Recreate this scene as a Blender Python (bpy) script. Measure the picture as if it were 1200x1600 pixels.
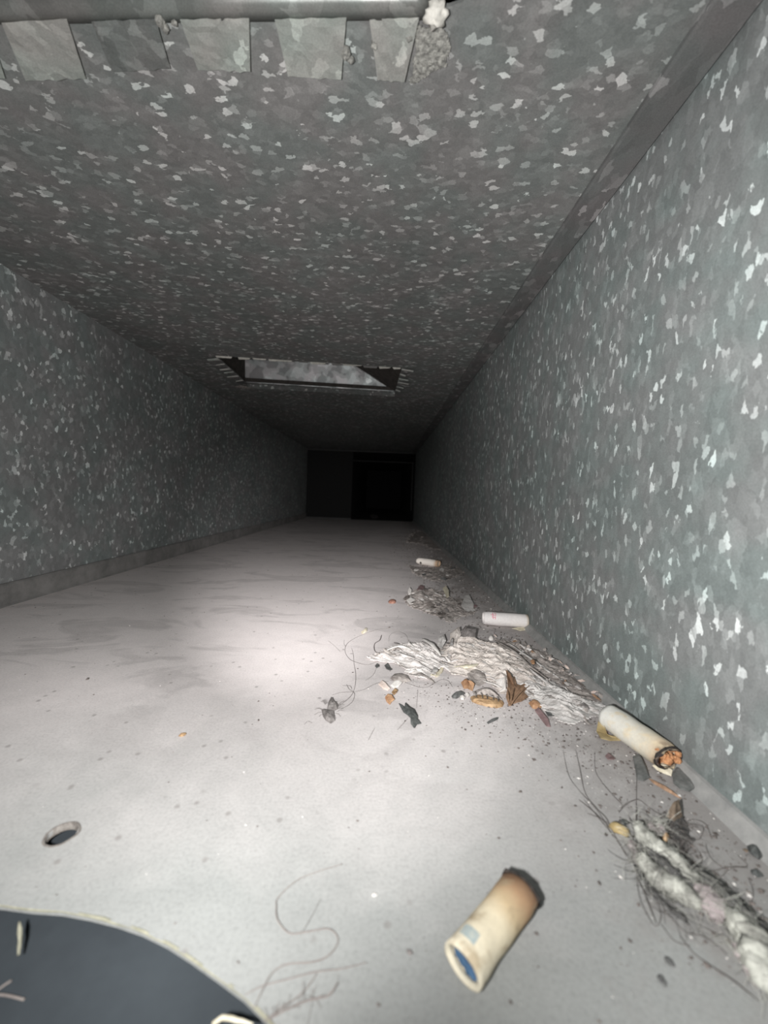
import bpy, bmesh, math, random
from mathutils import Vector, Matrix, noise
from mathutils.geometry import intersect_point_line
random.seed(7)
S = bpy.context.scene
C = S.collection
for o in list(bpy.data.objects):
    bpy.data.objects.remove(o)

# ------------------------------------------------------------------ camera
CAM_H = 0.070                                   # lens height above the duct floor (metres, true scale)
F = 601.0                                       # focal length in pixels of a 1200 x 1600 frame
ROLL = math.radians(2.2); PITCH = math.atan(27.0 / F)
_r = Vector((math.cos(ROLL), 0, math.sin(ROLL)))
_u0 = Vector((-math.sin(ROLL), 0, math.cos(ROLL)))
_f = Vector((0, math.cos(PITCH), 0)) - _u0 * math.sin(PITCH)
_u = _u0 * math.cos(PITCH) + Vector((0, math.sin(PITCH), 0))
CO = Vector((0, 0, CAM_H))
cd = bpy.data.cameras.new('camera'); cam = bpy.data.objects.new('camera', cd); C.objects.link(cam)
m3 = Matrix((_r, _u, -_f)).transposed()
cam.matrix_world = Matrix.Translation(CO) @ m3.to_4x4()
cd.sensor_fit = 'VERTICAL'; cd.sensor_height = 36.0; cd.lens = 36.0 * F / 1600.0
cd.clip_start = 0.002; cd.clip_end = 20
cd.dof.use_dof = True; cd.dof.focus_distance = 0.17; cd.dof.aperture_fstop = 15
S.camera = cam

# ------------------------------------------------------------------ world, lamps, exposure
w = bpy.data.worlds.new('world'); S.world = w; w.use_nodes = True
w.node_tree.nodes['Background'].inputs[0].default_value = (0, 0, 0, 1)
w.node_tree.nodes['Background'].inputs[1].default_value = 0
S.view_settings.view_transform = 'Standard'; S.view_settings.look = 'None'
S.view_settings.gamma = 1.0; S.view_settings.use_curve_mapping = False
S.view_settings.exposure = 0.0

def spot(name, loc, target, power, size, blend, rad, col=(1, 1, 1)):
    l = bpy.data.lights.new(name, 'SPOT'); l.energy = power; l.spot_size = math.radians(size)
    l.spot_blend = blend; l.shadow_soft_size = rad; l.color = col
    o = bpy.data.objects.new(name, l); C.objects.link(o); o.location = loc
    o.rotation_euler = (Vector(target) - Vector(loc)).to_track_quat('-Z', 'Y').to_euler()
    return o
FL = (-0.018, -0.004, 0.068)                    # phone flash beside the lens; split below into five added spots, one per surface
def aim(az, el):
    a, e = math.radians(az), math.radians(el)
    return (FL[0] + math.sin(a) * math.cos(e), FL[1] + math.cos(a) * math.cos(e), FL[2] + math.sin(e))
NEUTRAL = (1.0, 1.0, 0.985)
spot('flash_fill_right', FL, aim(46, -4), 1.22, 110, 1.0, 0.003, NEUTRAL)
spot('flash_fill_left', FL, aim(-61, 1), 1.20, 108, 1.0, 0.003, NEUTRAL)
spot('flash_fill_up', FL, aim(8, 47), 1.15, 112, 1.0, 0.003, NEUTRAL)
spot('flash_fill_floor', FL, aim(-8, -25), 1.36, 82, 1.0, 0.003, NEUTRAL)
spot('flash_beam', FL, aim(-6, -7.8), 4.9, 43, 1.0, 0.003, (1.0, 0.975, 0.965))

# ------------------------------------------------------------------ helpers
def ray(px, py):
    return (_f * F + _r * (px - 600.0) + _u * (800.0 - py)).normalized()
def P(px, py, h=0.0):                            # photo pixel -> point on the horizontal plane z = h
    d = ray(px, py); t = (h - CAM_H) / d.z
    return CO + d * t
def PX(px, py, x):
    d = ray(px, py); return CO + d * (x / d.x)
def ZM(ox, oy, s, pts):
    return [(ox + a / s, oy + b / s) for a, b in pts]

def finish(bm, name, mat, smooth):
    bmesh.ops.recalc_face_normals(bm, faces=bm.faces[:])
    me = bpy.data.meshes.new(name); bm.to_mesh(me); bm.free()
    if smooth:
        for p in me.polygons: p.use_smooth = True
    me.materials.append(mat)
    return me
def obj(name, bm, mat, parent=None, loc=None, smooth=False):
    """World-space bmesh -> one mesh object. Parts are stored relative to their thing's base."""
    base = Vector((0, 0, 0))
    if parent is not None:
        q = parent
        while q is not None: base = base + q.location; q = q.parent
    elif loc is not None: base = Vector(loc)
    if base.length > 0: bmesh.ops.translate(bm, verts=bm.verts[:], vec=-base)
    o = bpy.data.objects.new(name, finish(bm, name, mat, smooth)); C.objects.link(o)
    if parent is not None: o.parent = parent
    else: o.location = base
    return o
def tag(o, label, cat, group=None, kind=None):
    o['label'] = label; o['category'] = cat
    if group: o['group'] = group
    if kind: o['kind'] = kind
    return o
def thing(name, label, cat, loc, group=None):
    o = bpy.data.objects.new(name, None); C.objects.link(o); o.location = loc
    o.empty_display_size = 0.01
    return tag(o, label, cat, group)
def struct(o, label=None):
    o['kind'] = 'structure'
    if label: o['label'] = label
    return o

def bx(bm, x0, x1, y0, y1, z0, z1):
    v = [bm.verts.new(p) for p in ((x0,y0,z0),(x1,y0,z0),(x1,y1,z0),(x0,y1,z0),(x0,y0,z1),(x1,y0,z1),(x1,y1,z1),(x0,y1,z1))]
    for f in ((0,3,2,1),(4,5,6,7),(0,1,5,4),(1,2,6,5),(2,3,7,6),(3,0,4,7)): bm.faces.new([v[i] for i in f])
    return v
def box(*a):
    bm = bmesh.new(); bx(bm, *a); return bm
def slab(quad, nrm, th):
    """thin solid sheet from a list of 3-D corners, thickened along nrm"""
    bm = bmesh.new(); n = Vector(nrm).normalized() * th
    a = [bm.verts.new(p) for p in quad]; b = [bm.verts.new(Vector(p) + n) for p in quad]
    k = len(quad); bm.faces.new(a); bm.faces.new(b[::-1])
    for i in range(k): bm.faces.new((a[i], b[i], b[(i+1) % k], a[(i+1) % k]))
    return bm
def plate(outer, holes, z, th):
    """horizontal sheet with real cut-outs: face at z, thickness th (signed)"""
    bm = bmesh.new(); loops = []
    for lp in [outer] + holes:
        vs = [bm.verts.new((x, y, z)) for x, y in lp]; loops.append(vs)
        for i in range(len(vs)): bm.edges.new((vs[i], vs[(i+1) % len(vs)]))
    bmesh.ops.triangle_fill(bm, edges=bm.edges[:], use_beauty=True, use_dissolve=False)
    g = bmesh.ops.extrude_face_region(bm, geom=bm.faces[:])
    bmesh.ops.translate(bm, verts=[v for v in g['geom'] if isinstance(v, bmesh.types.BMVert)], vec=(0, 0, th))
    return bm
def tube(bm, pts, rad, n=6, cap=True, jit=0.0, seed=0):
    pts = [Vector(p) for p in pts]; rings = []
    up = Vector((0, 0, 1)); k = len(pts)
    for i, p in enumerate(pts):
        t = (pts[min(i+1, k-1)] - pts[max(i-1, 0)])
        if t.length < 1e-9: t = Vector((1, 0, 0))
        t.normalize()
        a = t.cross(up)
        if a.length < 1e-4: a = t.cross(Vector((0, 1, 0)))
        a.normalize(); b = a.cross(t).normalized()
        r = rad(i / (k - 1)) if callable(rad) else rad
        ring = []
        for j in range(n):
            an = 2 * math.pi * j / n
            q = r
            if jit: q *= 1 + jit * noise.noise(Vector((i * 0.45 + seed, math.cos(an) * 1.7, math.sin(an) * 1.7)))
            ring.append(bm.verts.new(p + a * math.cos(an) * q + b * math.sin(an) * q))
        rings.append(ring)
    for i in range(k - 1):
        for j in range(n):
            bm.faces.new((rings[i][j], rings[i][(j+1) % n], rings[i+1][(j+1) % n], rings[i+1][j]))
    if cap: bm.faces.new(rings[0][::-1]); bm.faces.new(rings[-1])
    return rings
def spline(pts, n=8):
    pts = [Vector(p) for p in pts]; out = []
    q = [pts[0]] + pts + [pts[-1]]
    for i in range(1, len(q) - 2):
        p0, p1, p2, p3 = q[i-1], q[i], q[i+1], q[i+2]
        for s in range(n):
            t = s / n
            out.append(0.5 * ((2*p1) + (p2-p0)*t + (2*p0-5*p1+4*p2-p3)*t*t + (3*p1-p0-3*p2+p3)*t*t*t))
    out.append(pts[-1]); return out
def inside(x, y, poly):
    c = False; j = len(poly) - 1
    for i in range(len(poly)):
        xi, yi = poly[i]; xj, yj = poly[j]
        if (yi > y) != (yj > y) and x < (xj - xi) * (y - yi) / (yj - yi) + xi: c = not c
        j = i
    return c
def edge_dist(x, y, poly):
    p = Vector((x, y)); d = 9.0
    for i in range(len(poly)):
        a = Vector(poly[i]); b = Vector(poly[(i+1) % len(poly)]); ab = b - a
        t = max(0, min(1, (p - a).dot(ab) / max(ab.length_squared, 1e-12)))
        d = min(d, (p - a - ab * t).length)
    return d
def patch(poly, hfun, res, th=0.0003, ragged=0.5, seed=0):
    """torn sheet lying on the floor: grid inside a floor outline, lifted by hfun(x, y, edge distance)"""
    bm = bmesh.new(); xs = [p[0] for p in poly]; ys = [p[1] for p in poly]
    nx = int((max(xs) - min(xs)) / res) + 2; ny = int((max(ys) - min(ys)) / res) + 2
    x0, y0 = min(xs), min(ys); rr = random.Random(seed); vt = {}
    def V(i, j):
        if (i, j) not in vt:
            h = hash((i * 7919 + j * 104729 + seed * 31)) % 1000 / 1000.0; h2 = hash((i * 3571 + j * 911 + seed * 17 + 5)) % 997 / 997.0
            x = x0 + (i + (h - .5) * .6) * res; y = y0 + (j + (h2 - .5) * .6) * res
            z = max(0.00025, hfun(x, y, edge_dist(x, y, poly)))
            vt[(i, j)] = (bm.verts.new((x, y, z)), bm.verts.new((x, y, max(0.00005, z - th))))
        return vt[(i, j)]
    cells = set()
    for i in range(nx):
        for j in range(ny):
            x = x0 + (i + .5) * res; y = y0 + (j + .5) * res
            n = noise.noise(Vector((x * 400, y * 400, seed))) * ragged * res * 2
            if inside(x, y, poly) and edge_dist(x, y, poly) > n: cells.add((i, j))
            elif not inside(x, y, poly) and edge_dist(x, y, poly) < -n: cells.add((i, j))
    for (i, j) in cells:
        a, b, c, d = V(i, j), V(i+1, j), V(i+1, j+1), V(i, j+1)
        bm.faces.new((a[0], b[0], c[0], d[0])); bm.faces.new((d[1], c[1], b[1], a[1]))
        for (ni, nj, p, q) in ((i, j-1, a, b), (i+1, j, b, c), (i, j+1, c, d), (i-1, j, d, a)):
            if (ni, nj) not in cells: bm.faces.new((p[1], q[1], q[0], p[0]))
    return bm
def flake(poly, hfun, th=0.00025, rings=4, z0=0.0):
    """small solid chip with an exact outline; hfun(s, angle, x, y) lifts it (s = 0 centre, 1 edge)"""
    bm = bmesh.new(); n = len(poly)
    cx = sum(p[0] for p in poly) / n; cy = sum(p[1] for p in poly) / n
    def pt(s, k):
        x = cx + (poly[k][0] - cx) * s; y = cy + (poly[k][1] - cy) * s
        an = 2 * math.pi * k / n
        return x, y, z0 + max(0.0, hfun(s, an, x, y))
    x, y, z = pt(0, 0); ct = bm.verts.new((x, y, z + th)); cb = bm.verts.new((x, y, z))
    T = []; B = []
    for r in range(1, rings + 1):
        s = r / rings; tt = []; bb = []
        for k in range(n):
            x, y, z = pt(s, k); e = th if r < rings else th * .55
            tt.append(bm.verts.new((x, y, z + e))); bb.append(bm.verts.new((x, y, z)))
        T.append(tt); B.append(bb)
    for k in range(n):
        k2 = (k + 1) % n
        bm.faces.new((ct, T[0][k], T[0][k2])); bm.faces.new((cb, B[0][k2], B[0][k]))
        for r in range(rings - 1):
            bm.faces.new((T[r][k], T[r+1][k], T[r+1][k2], T[r][k2])); bm.faces.new((B[r][k2], B[r+1][k2], B[r+1][k], B[r][k]))
        bm.faces.new((T[-1][k], B[-1][k], B[-1][k2], T[-1][k2]))
    return bm
def fl(pts): return [(P(a, b).x, P(a, b).y) for a, b in pts]
def mid(poly):
    return Vector((sum(p[0] for p in poly) / len(poly), sum(p[1] for p in poly) / len(poly), 0))
def blobpoly(cx, cy, rx, ry, n, rr, rot=0, rough=.35):
    out = []
    for k in range(n):
        a = 2 * math.pi * k / n; q = 1 + rr.uniform(-rough, rough)
        x, y = math.cos(a) * rx * q, math.sin(a) * ry * q
        out.append((cx + x * math.cos(rot) - y * math.sin(rot), cy + x * math.sin(rot) + y * math.cos(rot)))
    return out

# ------------------------------------------------------------------ materials
class NT:
    def __init__(s, name):
        s.m = bpy.data.materials.new(name); s.m.use_nodes = True; s.t = s.m.node_tree
        s.b = s.t.nodes['Principled BSDF']; s.tc = s.n('ShaderNodeTexCoord').outputs['Object']
    def n(s, typ, **kw):
        x = s.t.nodes.new(typ)
        for k, v in kw.items(): setattr(x, k, v)
        return x
    def l(s, a, b): s.t.links.new(a, b)
    def map(s, scale=(1, 1, 1), rot=(0, 0, 0), src=None):
        x = s.n('ShaderNodeMapping'); s.l(src or s.tc, x.inputs[0]); x.inputs['Scale'].default_value = scale; x.inputs['Rotation'].default_value = rot
        return x.outputs[0]
    def noise(s, scale, detail=4, rough=.6, src=None, dist=0):
        x = s.n('ShaderNodeTexNoise'); s.l(src or s.tc, x.inputs['Vector']); x.inputs['Scale'].default_value = scale
        x.inputs['Detail'].default_value = detail; x.inputs['Roughness'].default_value = rough; x.inputs['Distortion'].default_value = dist
        return x
    def ramp(s, fac, stops, interp='LINEAR'):
        x = s.n('ShaderNodeValToRGB'); s.l(fac, x.inputs[0]); e = x.color_ramp.elements; x.color_ramp.interpolation = interp
        while len(e) < len(stops): e.new(.5)
        for k, (p, c) in enumerate(stops):
            e[k].position = p; e[k].color = (c if isinstance(c, tuple) else (c, c, c)) + (1,)
        return x.outputs[0]
    def mix(s, fac, a, b, mode='MIX'):
        x = s.n('ShaderNodeMix', data_type='RGBA', blend_type=mode)
        for v, i in ((fac, 0), (a, 6), (b, 7)):
            if isinstance(v, (int, float)): x.inputs[i].default_value = v
            elif isinstance(v, tuple): x.inputs[i].default_value = v + (1,)
            else: s.l(v, x.inputs[i])
        return x.outputs[2]
    def math(s, op, a, b=0.0):
        x = s.n('ShaderNodeMath', operation=op)
        for i, v in enumerate((a, b)):
            if isinstance(v, (int, float)): x.inputs[i].default_value = v
            else: s.l(v, x.inputs[i])
        return x.outputs[0]
    def bump(s, h, strength=.3, dist=.0003):
        x = s.n('ShaderNodeBump'); s.l(h, x.inputs['Height']); x.inputs['Strength'].default_value = strength; x.inputs['Distance'].default_value = dist
        s.l(x.outputs[0], s.b.inputs['Normal'])
    def done(s, col, rough=.8, metal=0.0, spec=.3):
        if isinstance(col, tuple): s.b.inputs['Base Color'].default_value = col + (1,)
        else: s.l(col, s.b.inputs['Base Color'])
        s.b.inputs['Roughness'].default_value = rough; s.b.inputs['Metallic'].default_value = metal
        s.b.inputs['Specular IOR Level'].default_value = spec
        return s.m

def zinc(name, scale, aniso, k=1.0, tint=(1, 1.02, 1.0), flakes=1.0, metal=.10, rough=.72, patchy=0):
    t = NT(name)
    v0 = t.map(aniso)
    nz = t.noise(scale * .9, 3, .6, v0)
    sub = t.n('ShaderNodeVectorMath', operation='SUBTRACT'); t.l(nz.outputs['Color'], sub.inputs[0]); sub.inputs[1].default_value = (.5, .5, .5)
    sc = t.n('ShaderNodeVectorMath', operation='SCALE'); t.l(sub.outputs[0], sc.inputs[0]); sc.inputs['Scale'].default_value = 1.5 / scale
    ad = t.n('ShaderNodeVectorMath', operation='ADD'); t.l(v0, ad.inputs[0]); t.l(sc.outputs[0], ad.inputs[1])
    vo = t.n('ShaderNodeTexVoronoi', feature='F1'); t.l(ad.outputs[0], vo.inputs['Vector']); vo.inputs['Scale'].default_value = scale
    vo2 = t.n('ShaderNodeTexVoronoi', feature='F1'); t.l(ad.outputs[0], vo2.inputs['Vector']); vo2.inputs['Scale'].default_value = scale * .47
    s1 = t.n('ShaderNodeSeparateColor'); t.l(vo.outputs['Color'], s1.inputs[0])
    s2 = t.n('ShaderNodeSeparateColor'); t.l(vo2.outputs['Color'], s2.inputs[0])
    f = flakes
    small = t.ramp(s1.outputs[0], [(0, .24*k), (.5, .265*k), (.76, .285*k), (.86, .32*k), (.90, .32*k + .06*f*k), (.955, .32*k+.22*f*k), (1, .32*k+.52*f*k)])
    big = t.ramp(s2.outputs[1], [(0, .94), (.6, 1.0), (.9, 1.07), (1, 1.2)])
    c = t.mix(1.0, small, big, 'MULTIPLY')
    film = t.noise(14, 4, .6)
    c = t.mix(1.0, c, t.ramp(film.outputs[0], [(.3, .88), (.7, 1.1)]), 'MULTIPLY')
    gr = t.noise(2600, 2, .6)
    c = t.mix(1.0, c, t.ramp(gr.outputs[0], [(.3, .88), (.7, 1.12)]), 'MULTIPLY')
    if patchy:
        pn = t.noise(patchy, 2, .5); c = t.mix(1.0, c, t.ramp(pn.outputs[0], [(.42, .62), (.46, .95), (.54, 1.0), (.58, 1.35)]), 'MULTIPLY')
    ch = t.noise(55, 2, .5)
    c = t.mix(1.0, c, t.ramp(ch.outputs[0], [(.40, (.965, 1.01, 1.005)), (.50, (1, 1, 1)), (.60, (1.035, .99, 1.0))]), 'MULTIPLY')
    c = t.mix(1.0, c, tint, 'MULTIPLY')
    t.bump(gr.outputs[0], .12, .0001)
    return t.done(c, rough, metal, .12 + metal * .3)
M = {}
M['zinc_ceiling'] = zinc('zinc_ceiling', 500, (.76, 1.1, 1), 0.70, (1, 1.015, .99))
M['zinc_right'] = zinc('zinc_right', 460, (1, 1.2, .66), .88, (.95, 1.03, 1.015))
M['zinc_left'] = zinc('zinc_left', 450, (1, 1.0, .72), 0.92, (.97, 1.02, 1.01))
M['zinc_boot'] = zinc('zinc_boot', 62, (1, 1, 1), 2.0, (1, 1.01, 1.02), .3, .4, .5, 70)
M['zinc_tab'] = zinc('zinc_tab', 200, (1, 1, 1), 2.1, (1, 1.02, .96), .15, .1, .6)
M['zinc_tab_dull'] = zinc('zinc_tab_dull', 260, (1, 1, 1), 1.15, (1, 1.01, .98), .3, .1, .6)
M['zinc_collar'] = zinc('zinc_collar', 200, (1, 1, 1), 0.75, (1, 1.02, .97), .15, .5, .36)
M['zinc_strip'] = zinc('zinc_strip', 300, (1, .6, 1), .52, (1, .99, .98), .4)

def floor_mat():
    t = NT('dusty_floor')
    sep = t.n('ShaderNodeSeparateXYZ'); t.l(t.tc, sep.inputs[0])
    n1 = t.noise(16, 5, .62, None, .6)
    # dust thickens further in; near floor also painted darker to offset the flash's falloff
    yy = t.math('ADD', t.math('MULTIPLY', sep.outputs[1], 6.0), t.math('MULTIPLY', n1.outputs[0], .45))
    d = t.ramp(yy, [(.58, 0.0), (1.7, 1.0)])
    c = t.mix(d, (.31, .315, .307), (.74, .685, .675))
    # long smears rubbed in the dust
    n2 = t.noise(26, 4, .55, t.map((.7, 1.6, 1), (0, 0, -.35)), 1.0)
    c = t.mix(t.math('MULTIPLY', t.ramp(n2.outputs[0], [(.53, 0.0), (.60, .9), (.66, .5), (.80, .8)]), t.math('MULTIPLY', d, .38)), c, (.34, .315, .31))
    n3 = t.noise(120, 5, .7)
    c = t.mix(1.0, c, t.ramp(n3.outputs[0], [(.3, .94), (.7, 1.04)]), 'MULTIPLY')
    n4 = t.noise(1500, 3, .7)
    c = t.mix(1.0, c, t.ramp(n4.outputs[0], [(.28, .84), (.5, 1.0), (.72, 1.07)]), 'MULTIPLY')
    # dirt collected along the right-hand corner
    n5 = t.noise(90, 5, .7)
    e = t.ramp(t.math('ADD', t.math('MULTIPLY', sep.outputs[0], 14.0), t.math('MULTIPLY', t.math('SUBTRACT', n5.outputs[0], .5), 1.3)), [(.62, 0.0), (1.15, 1.0)])
    c = t.mix(t.math('MULTIPLY', e, .55), c, (.26, .235, .225))
    v = t.n('ShaderNodeTexVoronoi', feature='F1'); t.l(t.tc, v.inputs['Vector']); v.inputs['Scale'].default_value = 260
    sp = t.n('ShaderNodeSeparateColor'); t.l(v.outputs['Color'], sp.inputs[0])
    spot_ = t.math('MULTIPLY', t.ramp(v.outputs['Distance'], [(.10, 1.0), (.22, 0.0)]), t.ramp(sp.outputs[0], [(.80, 0.0), (.86, 1.0)]))
    c = t.mix(t.math('MULTIPLY', spot_, .5), c, (.2, .18, .17))
    t.bump(t.math('ADD', n4.outputs[0], t.math('MULTIPLY', n3.outputs[0], 2.0)), .22, .0002)
    return t.done(c, .85, 0.0, .25)
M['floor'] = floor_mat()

def simple(name, a, b, scale=300, rough=.85, stretch=(1, 1, 1), rot=(0, 0, 0), bump=.3, lo=.35, hi=.65, dark=None):
    t = NT(name); n = t.noise(scale, 5, .7, t.map(stretch, (0, 0, 0), t.map((1, 1, 1), rot)))
    c = t.ramp(n.outputs[0], [(lo, a), (hi, b)])
    if dark:
        n2 = t.noise(scale * .35, 3, .6)
        c = t.mix(t.ramp(n2.outputs[0], [(.52, 0.0), (.68, .8)]), c, dark)
    t.bump(n.outputs[0], bump, .0003)
    return t.done(c, rough)
M['under'] = simple('blue_grey_panel', (.040, .047, .054), (.050, .059, .067), 60, .8, bump=.05)
M['far_dark'] = simple('unlit_depth_black', (.010, .010, .010), (.018, .018, .018), 300, .95)  # near-black colour standing in for the unlit depth of the far duct
M['rim'] = simple('dusty_rim', (.22, .215, .16), (.36, .345, .27), 700)
M['paper'] = simple('fibrous_paper', (.40, .36, .34), (.78, .735, .715), 420, .9, (.35, 1.7, 1), (0, 0, .52), .8, .36, .58)
M['paper_warm'] = simple('fibrous_paper_warm', (.36, .31, .28), (.74, .675, .63), 420, .9, (.35, 1.7, 1), (0, 0, .52), .8, .36, .60)
M['paper_grey'] = simple('fibrous_paper_grey', (.36, .335, .32), (.70, .67, .65), 420, .9, (.35, 1.7, 1), (0, 0, .52), .8, .36, .60)
M['litter'] = simple('brown_litter', (.17, .145, .135), (.52, .47, .44), 520, .95, (.6, 1.5, 1), (0, 0, .62), .9)
M['lint_grey'] = simple('grey_lint', (.14, .125, .12), (.30, .275, .265), 500, .95)
M['dark_flake'] = simple('dark_flake', (.075, .075, .075), (.15, .15, .145), 500, .8)
M['slate_flake'] = simple('slate_flake', (.10, .105, .10), (.19, .19, .185), 500, .8)
M['black_flake'] = simple('black_flake', (.04, .044, .044), (.13, .135, .13), 600, .7)
M['cream'] = simple('cream_chip', (.55, .49, .36), (.80, .74, .60), 600)
M['white_chip'] = simple('white_chip', (.62, .58, .55), (.85, .81, .78), 600)
M['pinkish'] = simple('pinkish_chip', (.55, .43, .38), (.76, .66, .60), 600)
M['orange'] = simple('orange_husk', (.30, .15, .08), (.56, .35, .21), 500, .6)
M['amber'] = simple('amber_husk', (.22, .13, .07), (.52, .35, .20), 700, .6, (.5, 1.6, 1), (0, 0, .2), .6)
M['brown_leaf'] = simple('brown_leaf', (.18, .11, .07), (.40, .25, .16), 420, .7, (3, .8, 1), (0, 0, .6))
M['purple_leaf'] = simple('purple_leaf', (.15, .10, .10), (.28, .19, .19), 420, .7)
M['yellow_husk'] = simple('yellow_husk', (.30, .22, .10), (.50, .40, .22), 300, .45)
M['red_pellet'] = simple('red_pellet', (.22, .10, .07), (.40, .22, .17), 600, .6)
M['hair'] = simple('dark_hair', (.09, .075, .07), (.16, .14, .13), 300, .5)
M['hair_soft'] = simple('grey_hair', (.20, .17, .16), (.30, .27, .25), 300, .6)
M['cotton'] = simple('white_lint', (.17, .165, .15), (.50, .50, .45), 260, .95, (1, 1, 1), (0, 0, 0), .8, .35, .6)
M['cotton_dirty'] = simple('dirty_lint', (.20, .17, .17), (.46, .40, .40), 420, .95, bump=.8)
M['dark_lint'] = simple('dark_grey_lint', (.045, .045, .045), (.13, .125, .12), 420, .95, bump=.8)
M['brown_tuft'] = simple('brown_tuft', (.10, .075, .055), (.26, .20, .15), 420, .95, bump=.8)
M['char'] = simple('charred_paper', (.012, .011, .010), (.06, .05, .045), 900, .95)
M['tobacco'] = simple('tobacco', (.30, .13, .06), (.70, .36, .18), 900, .9)
M['ash'] = simple('ash', (.16, .13, .12), (.40, .34, .31), 900, .95)
M['filter_core'] = simple('filter_core', (.52, .46, .38), (.66, .60, .50), 900, .95)
M['filter_blue'] = simple('filter_blue', (.03, .075, .16), (.08, .16, .28), 700, .8)
M['pale_blue'] = simple('pale_blue_print', (.30, .36, .37), (.45, .46, .41), 800, .8)
M['pink_ink'] = simple('pink_ink', (.72, .22, .30), (.80, .36, .42), 900, .8)
M['dark_grain'] = simple('dark_grit', (.07, .06, .055), (.22, .19, .175), 300, .9)
M['pale_grain'] = simple('pale_grit', (.5, .47, .45), (.85, .82, .78), 300, .9)
M['crust'] = simple('pale_crust', (.12, .118, .11), (.40, .39, .36), 900, .95, bump=.8)
M['caulk'] = simple('white_caulk', (.50, .48, .44), (.80, .77, .71), 300, .9, bump=.6)
M['boot_dark'] = simple('brown_boot_side', (.045, .040, .036), (.085, .075, .068), 200, .85)  # darker and browner than the boot's far panel
M['end_edge'] = simple('dull_metal_edge', (.05, .05, .05), (.08, .08, .08), 200, .8)
M['hole_wall'] = simple('rusty_hole_wall', (.13, .115, .105), (.26, .24, .22), 900, .9)
M['dusty_lip'] = simple('dusty_lip', (.24, .24, .235), (.34, .335, .325), 200, .85, bump=.3)
M['dirt_flange'] = simple('dusty_flange', (.17, .165, .16), (.28, .268, .26), 60, .85, bump=.4)

# ------------------------------------------------------------------ duct shell
XR, XL, H = 0.0814, -0.2100, 0.1856
YB, YE = -0.30, 1.040
# round cut-out under the lens and a small screw hole
cxh, cyh, RH = -0.060, -0.0350, 0.0955
rr = random.Random(3)
big = []
for k in range(120):
    a = 2 * math.pi * k / 120; q = RH + noise.noise(Vector((math.cos(a) * 9, math.sin(a) * 9, 2))) * .0006
    big.append((cxh + math.cos(a) * q, cyh + math.sin(a) * q))
ph = P(97, 1303)
sm = [(ph.x + math.cos(2*math.pi*k/20) * .0026, ph.y + math.sin(2*math.pi*k/20) * .0026) for k in range(20)]
bm = plate([(XL, YB), (XR, YB), (XR, YE), (XL, YE)], [big, sm], 0.0, -0.0009)
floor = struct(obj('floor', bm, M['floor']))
# raised lip around the round cut-out
bm = bmesh.new(); n = 240
pts = []
for k in range(n + 1):
    a = 2 * math.pi * k / n
    q = RH + noise.noise(Vector((math.cos(a) * 9, math.sin(a) * 9, 2))) * .0006 + .0001
    pts.append((cxh + math.cos(a) * q, cyh + math.sin(a) * q, -.0002 + .00025 * noise.noise(Vector((a * 40, 0, 0)))))
tube(bm, pts, lambda t: .00022 * (1 + .5 * noise.noise(Vector((t * 260, 3, 0)))), 6, False)
obj('hole_rim', bm, M['rim'], floor, smooth=True)
# dimpled burr round the screw hole
bm = bmesh.new(); prof = [(.00255, -.0014), (.00255, .00005), (.0027, .00015), (.0030, .00002)]; R = []
for r, z in prof:
    R.append([bm.verts.new((ph.x + math.cos(2*math.pi*k/24) * r * (1 + .12 * noise.noise(Vector((math.cos(k*.26)*2, math.sin(k*.26)*2, r*900)))), ph.y + math.sin(2*math.pi*k/24) * r, z)) for k in range(24)])
for i in range(3):
    for k in range(24): bm.faces.new((R[i][k], R[i][(k+1) % 24], R[i+1][(k+1) % 24], R[i+1][k]))
obj('screw_hole_burr', bm, M['hole_wall'], floor, smooth=True)
o = obj('floor_below', box(-.32, .20, -.34, .30, -.006, -.004), M['under']); struct(o)

# far register opening, cut in the ceiling
fr = [P(337, 556, H), P(628, 575, H), P(617, 613, H), P(386, 599, H)]
def lerp2(a, b, k, amp, seed):
    out = []
    for i in range(k):
        t = i / k; p = a.lerp(b, t)
        out.append((p.x + amp * noise.noise(Vector((i * 1.3, seed, 0))), p.y + amp * noise.noise(Vector((i * 1.7, seed, 5)))))
    return out
hole_far = lerp2(fr[0], fr[1], 26, .0022, 1) + lerp2(fr[1], fr[2], 8, .0012, 2) + lerp2(fr[2], fr[3], 10, .0006, 3) + lerp2(fr[3], fr[0], 8, .0012, 4)
NY = 0.0965; NXR = 0.0165; SKEW = -0.041      # the near register sits slightly askew
hole_near = [(-.165, -.115), (NXR, -.115), (NXR, NY - .008)] + [(NXR - .0055 + .0055 * math.cos(a), NY - .0055 + .0055 * math.sin(a)) for a in (0.0, .5, 1.0, 1.57)] + [(-.165, NY)]
hole_near = [(x, y + SKEW * x) for x, y in hole_near]
bm = plate([(XL, YB), (XR, YB), (XR, YE), (XL, YE)], [hole_far, hole_near], H, 0.0008)
ceiling = struct(obj('ceiling', bm, M['zinc_ceiling']))
struct(obj('wall_left', box(XL - .001, XL, YB, YE, -.0009, H + .0008), M['zinc_left']))
struct(obj('wall_right', box(XR, XR + .001, YB, YE, -.0009, H + .0008), M['zinc_right']))
struct(obj('wall_back', box(XL - .001, XR + .001, YB - .001, YB, -.0009, H + .0008), M['zinc_left']))

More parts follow.
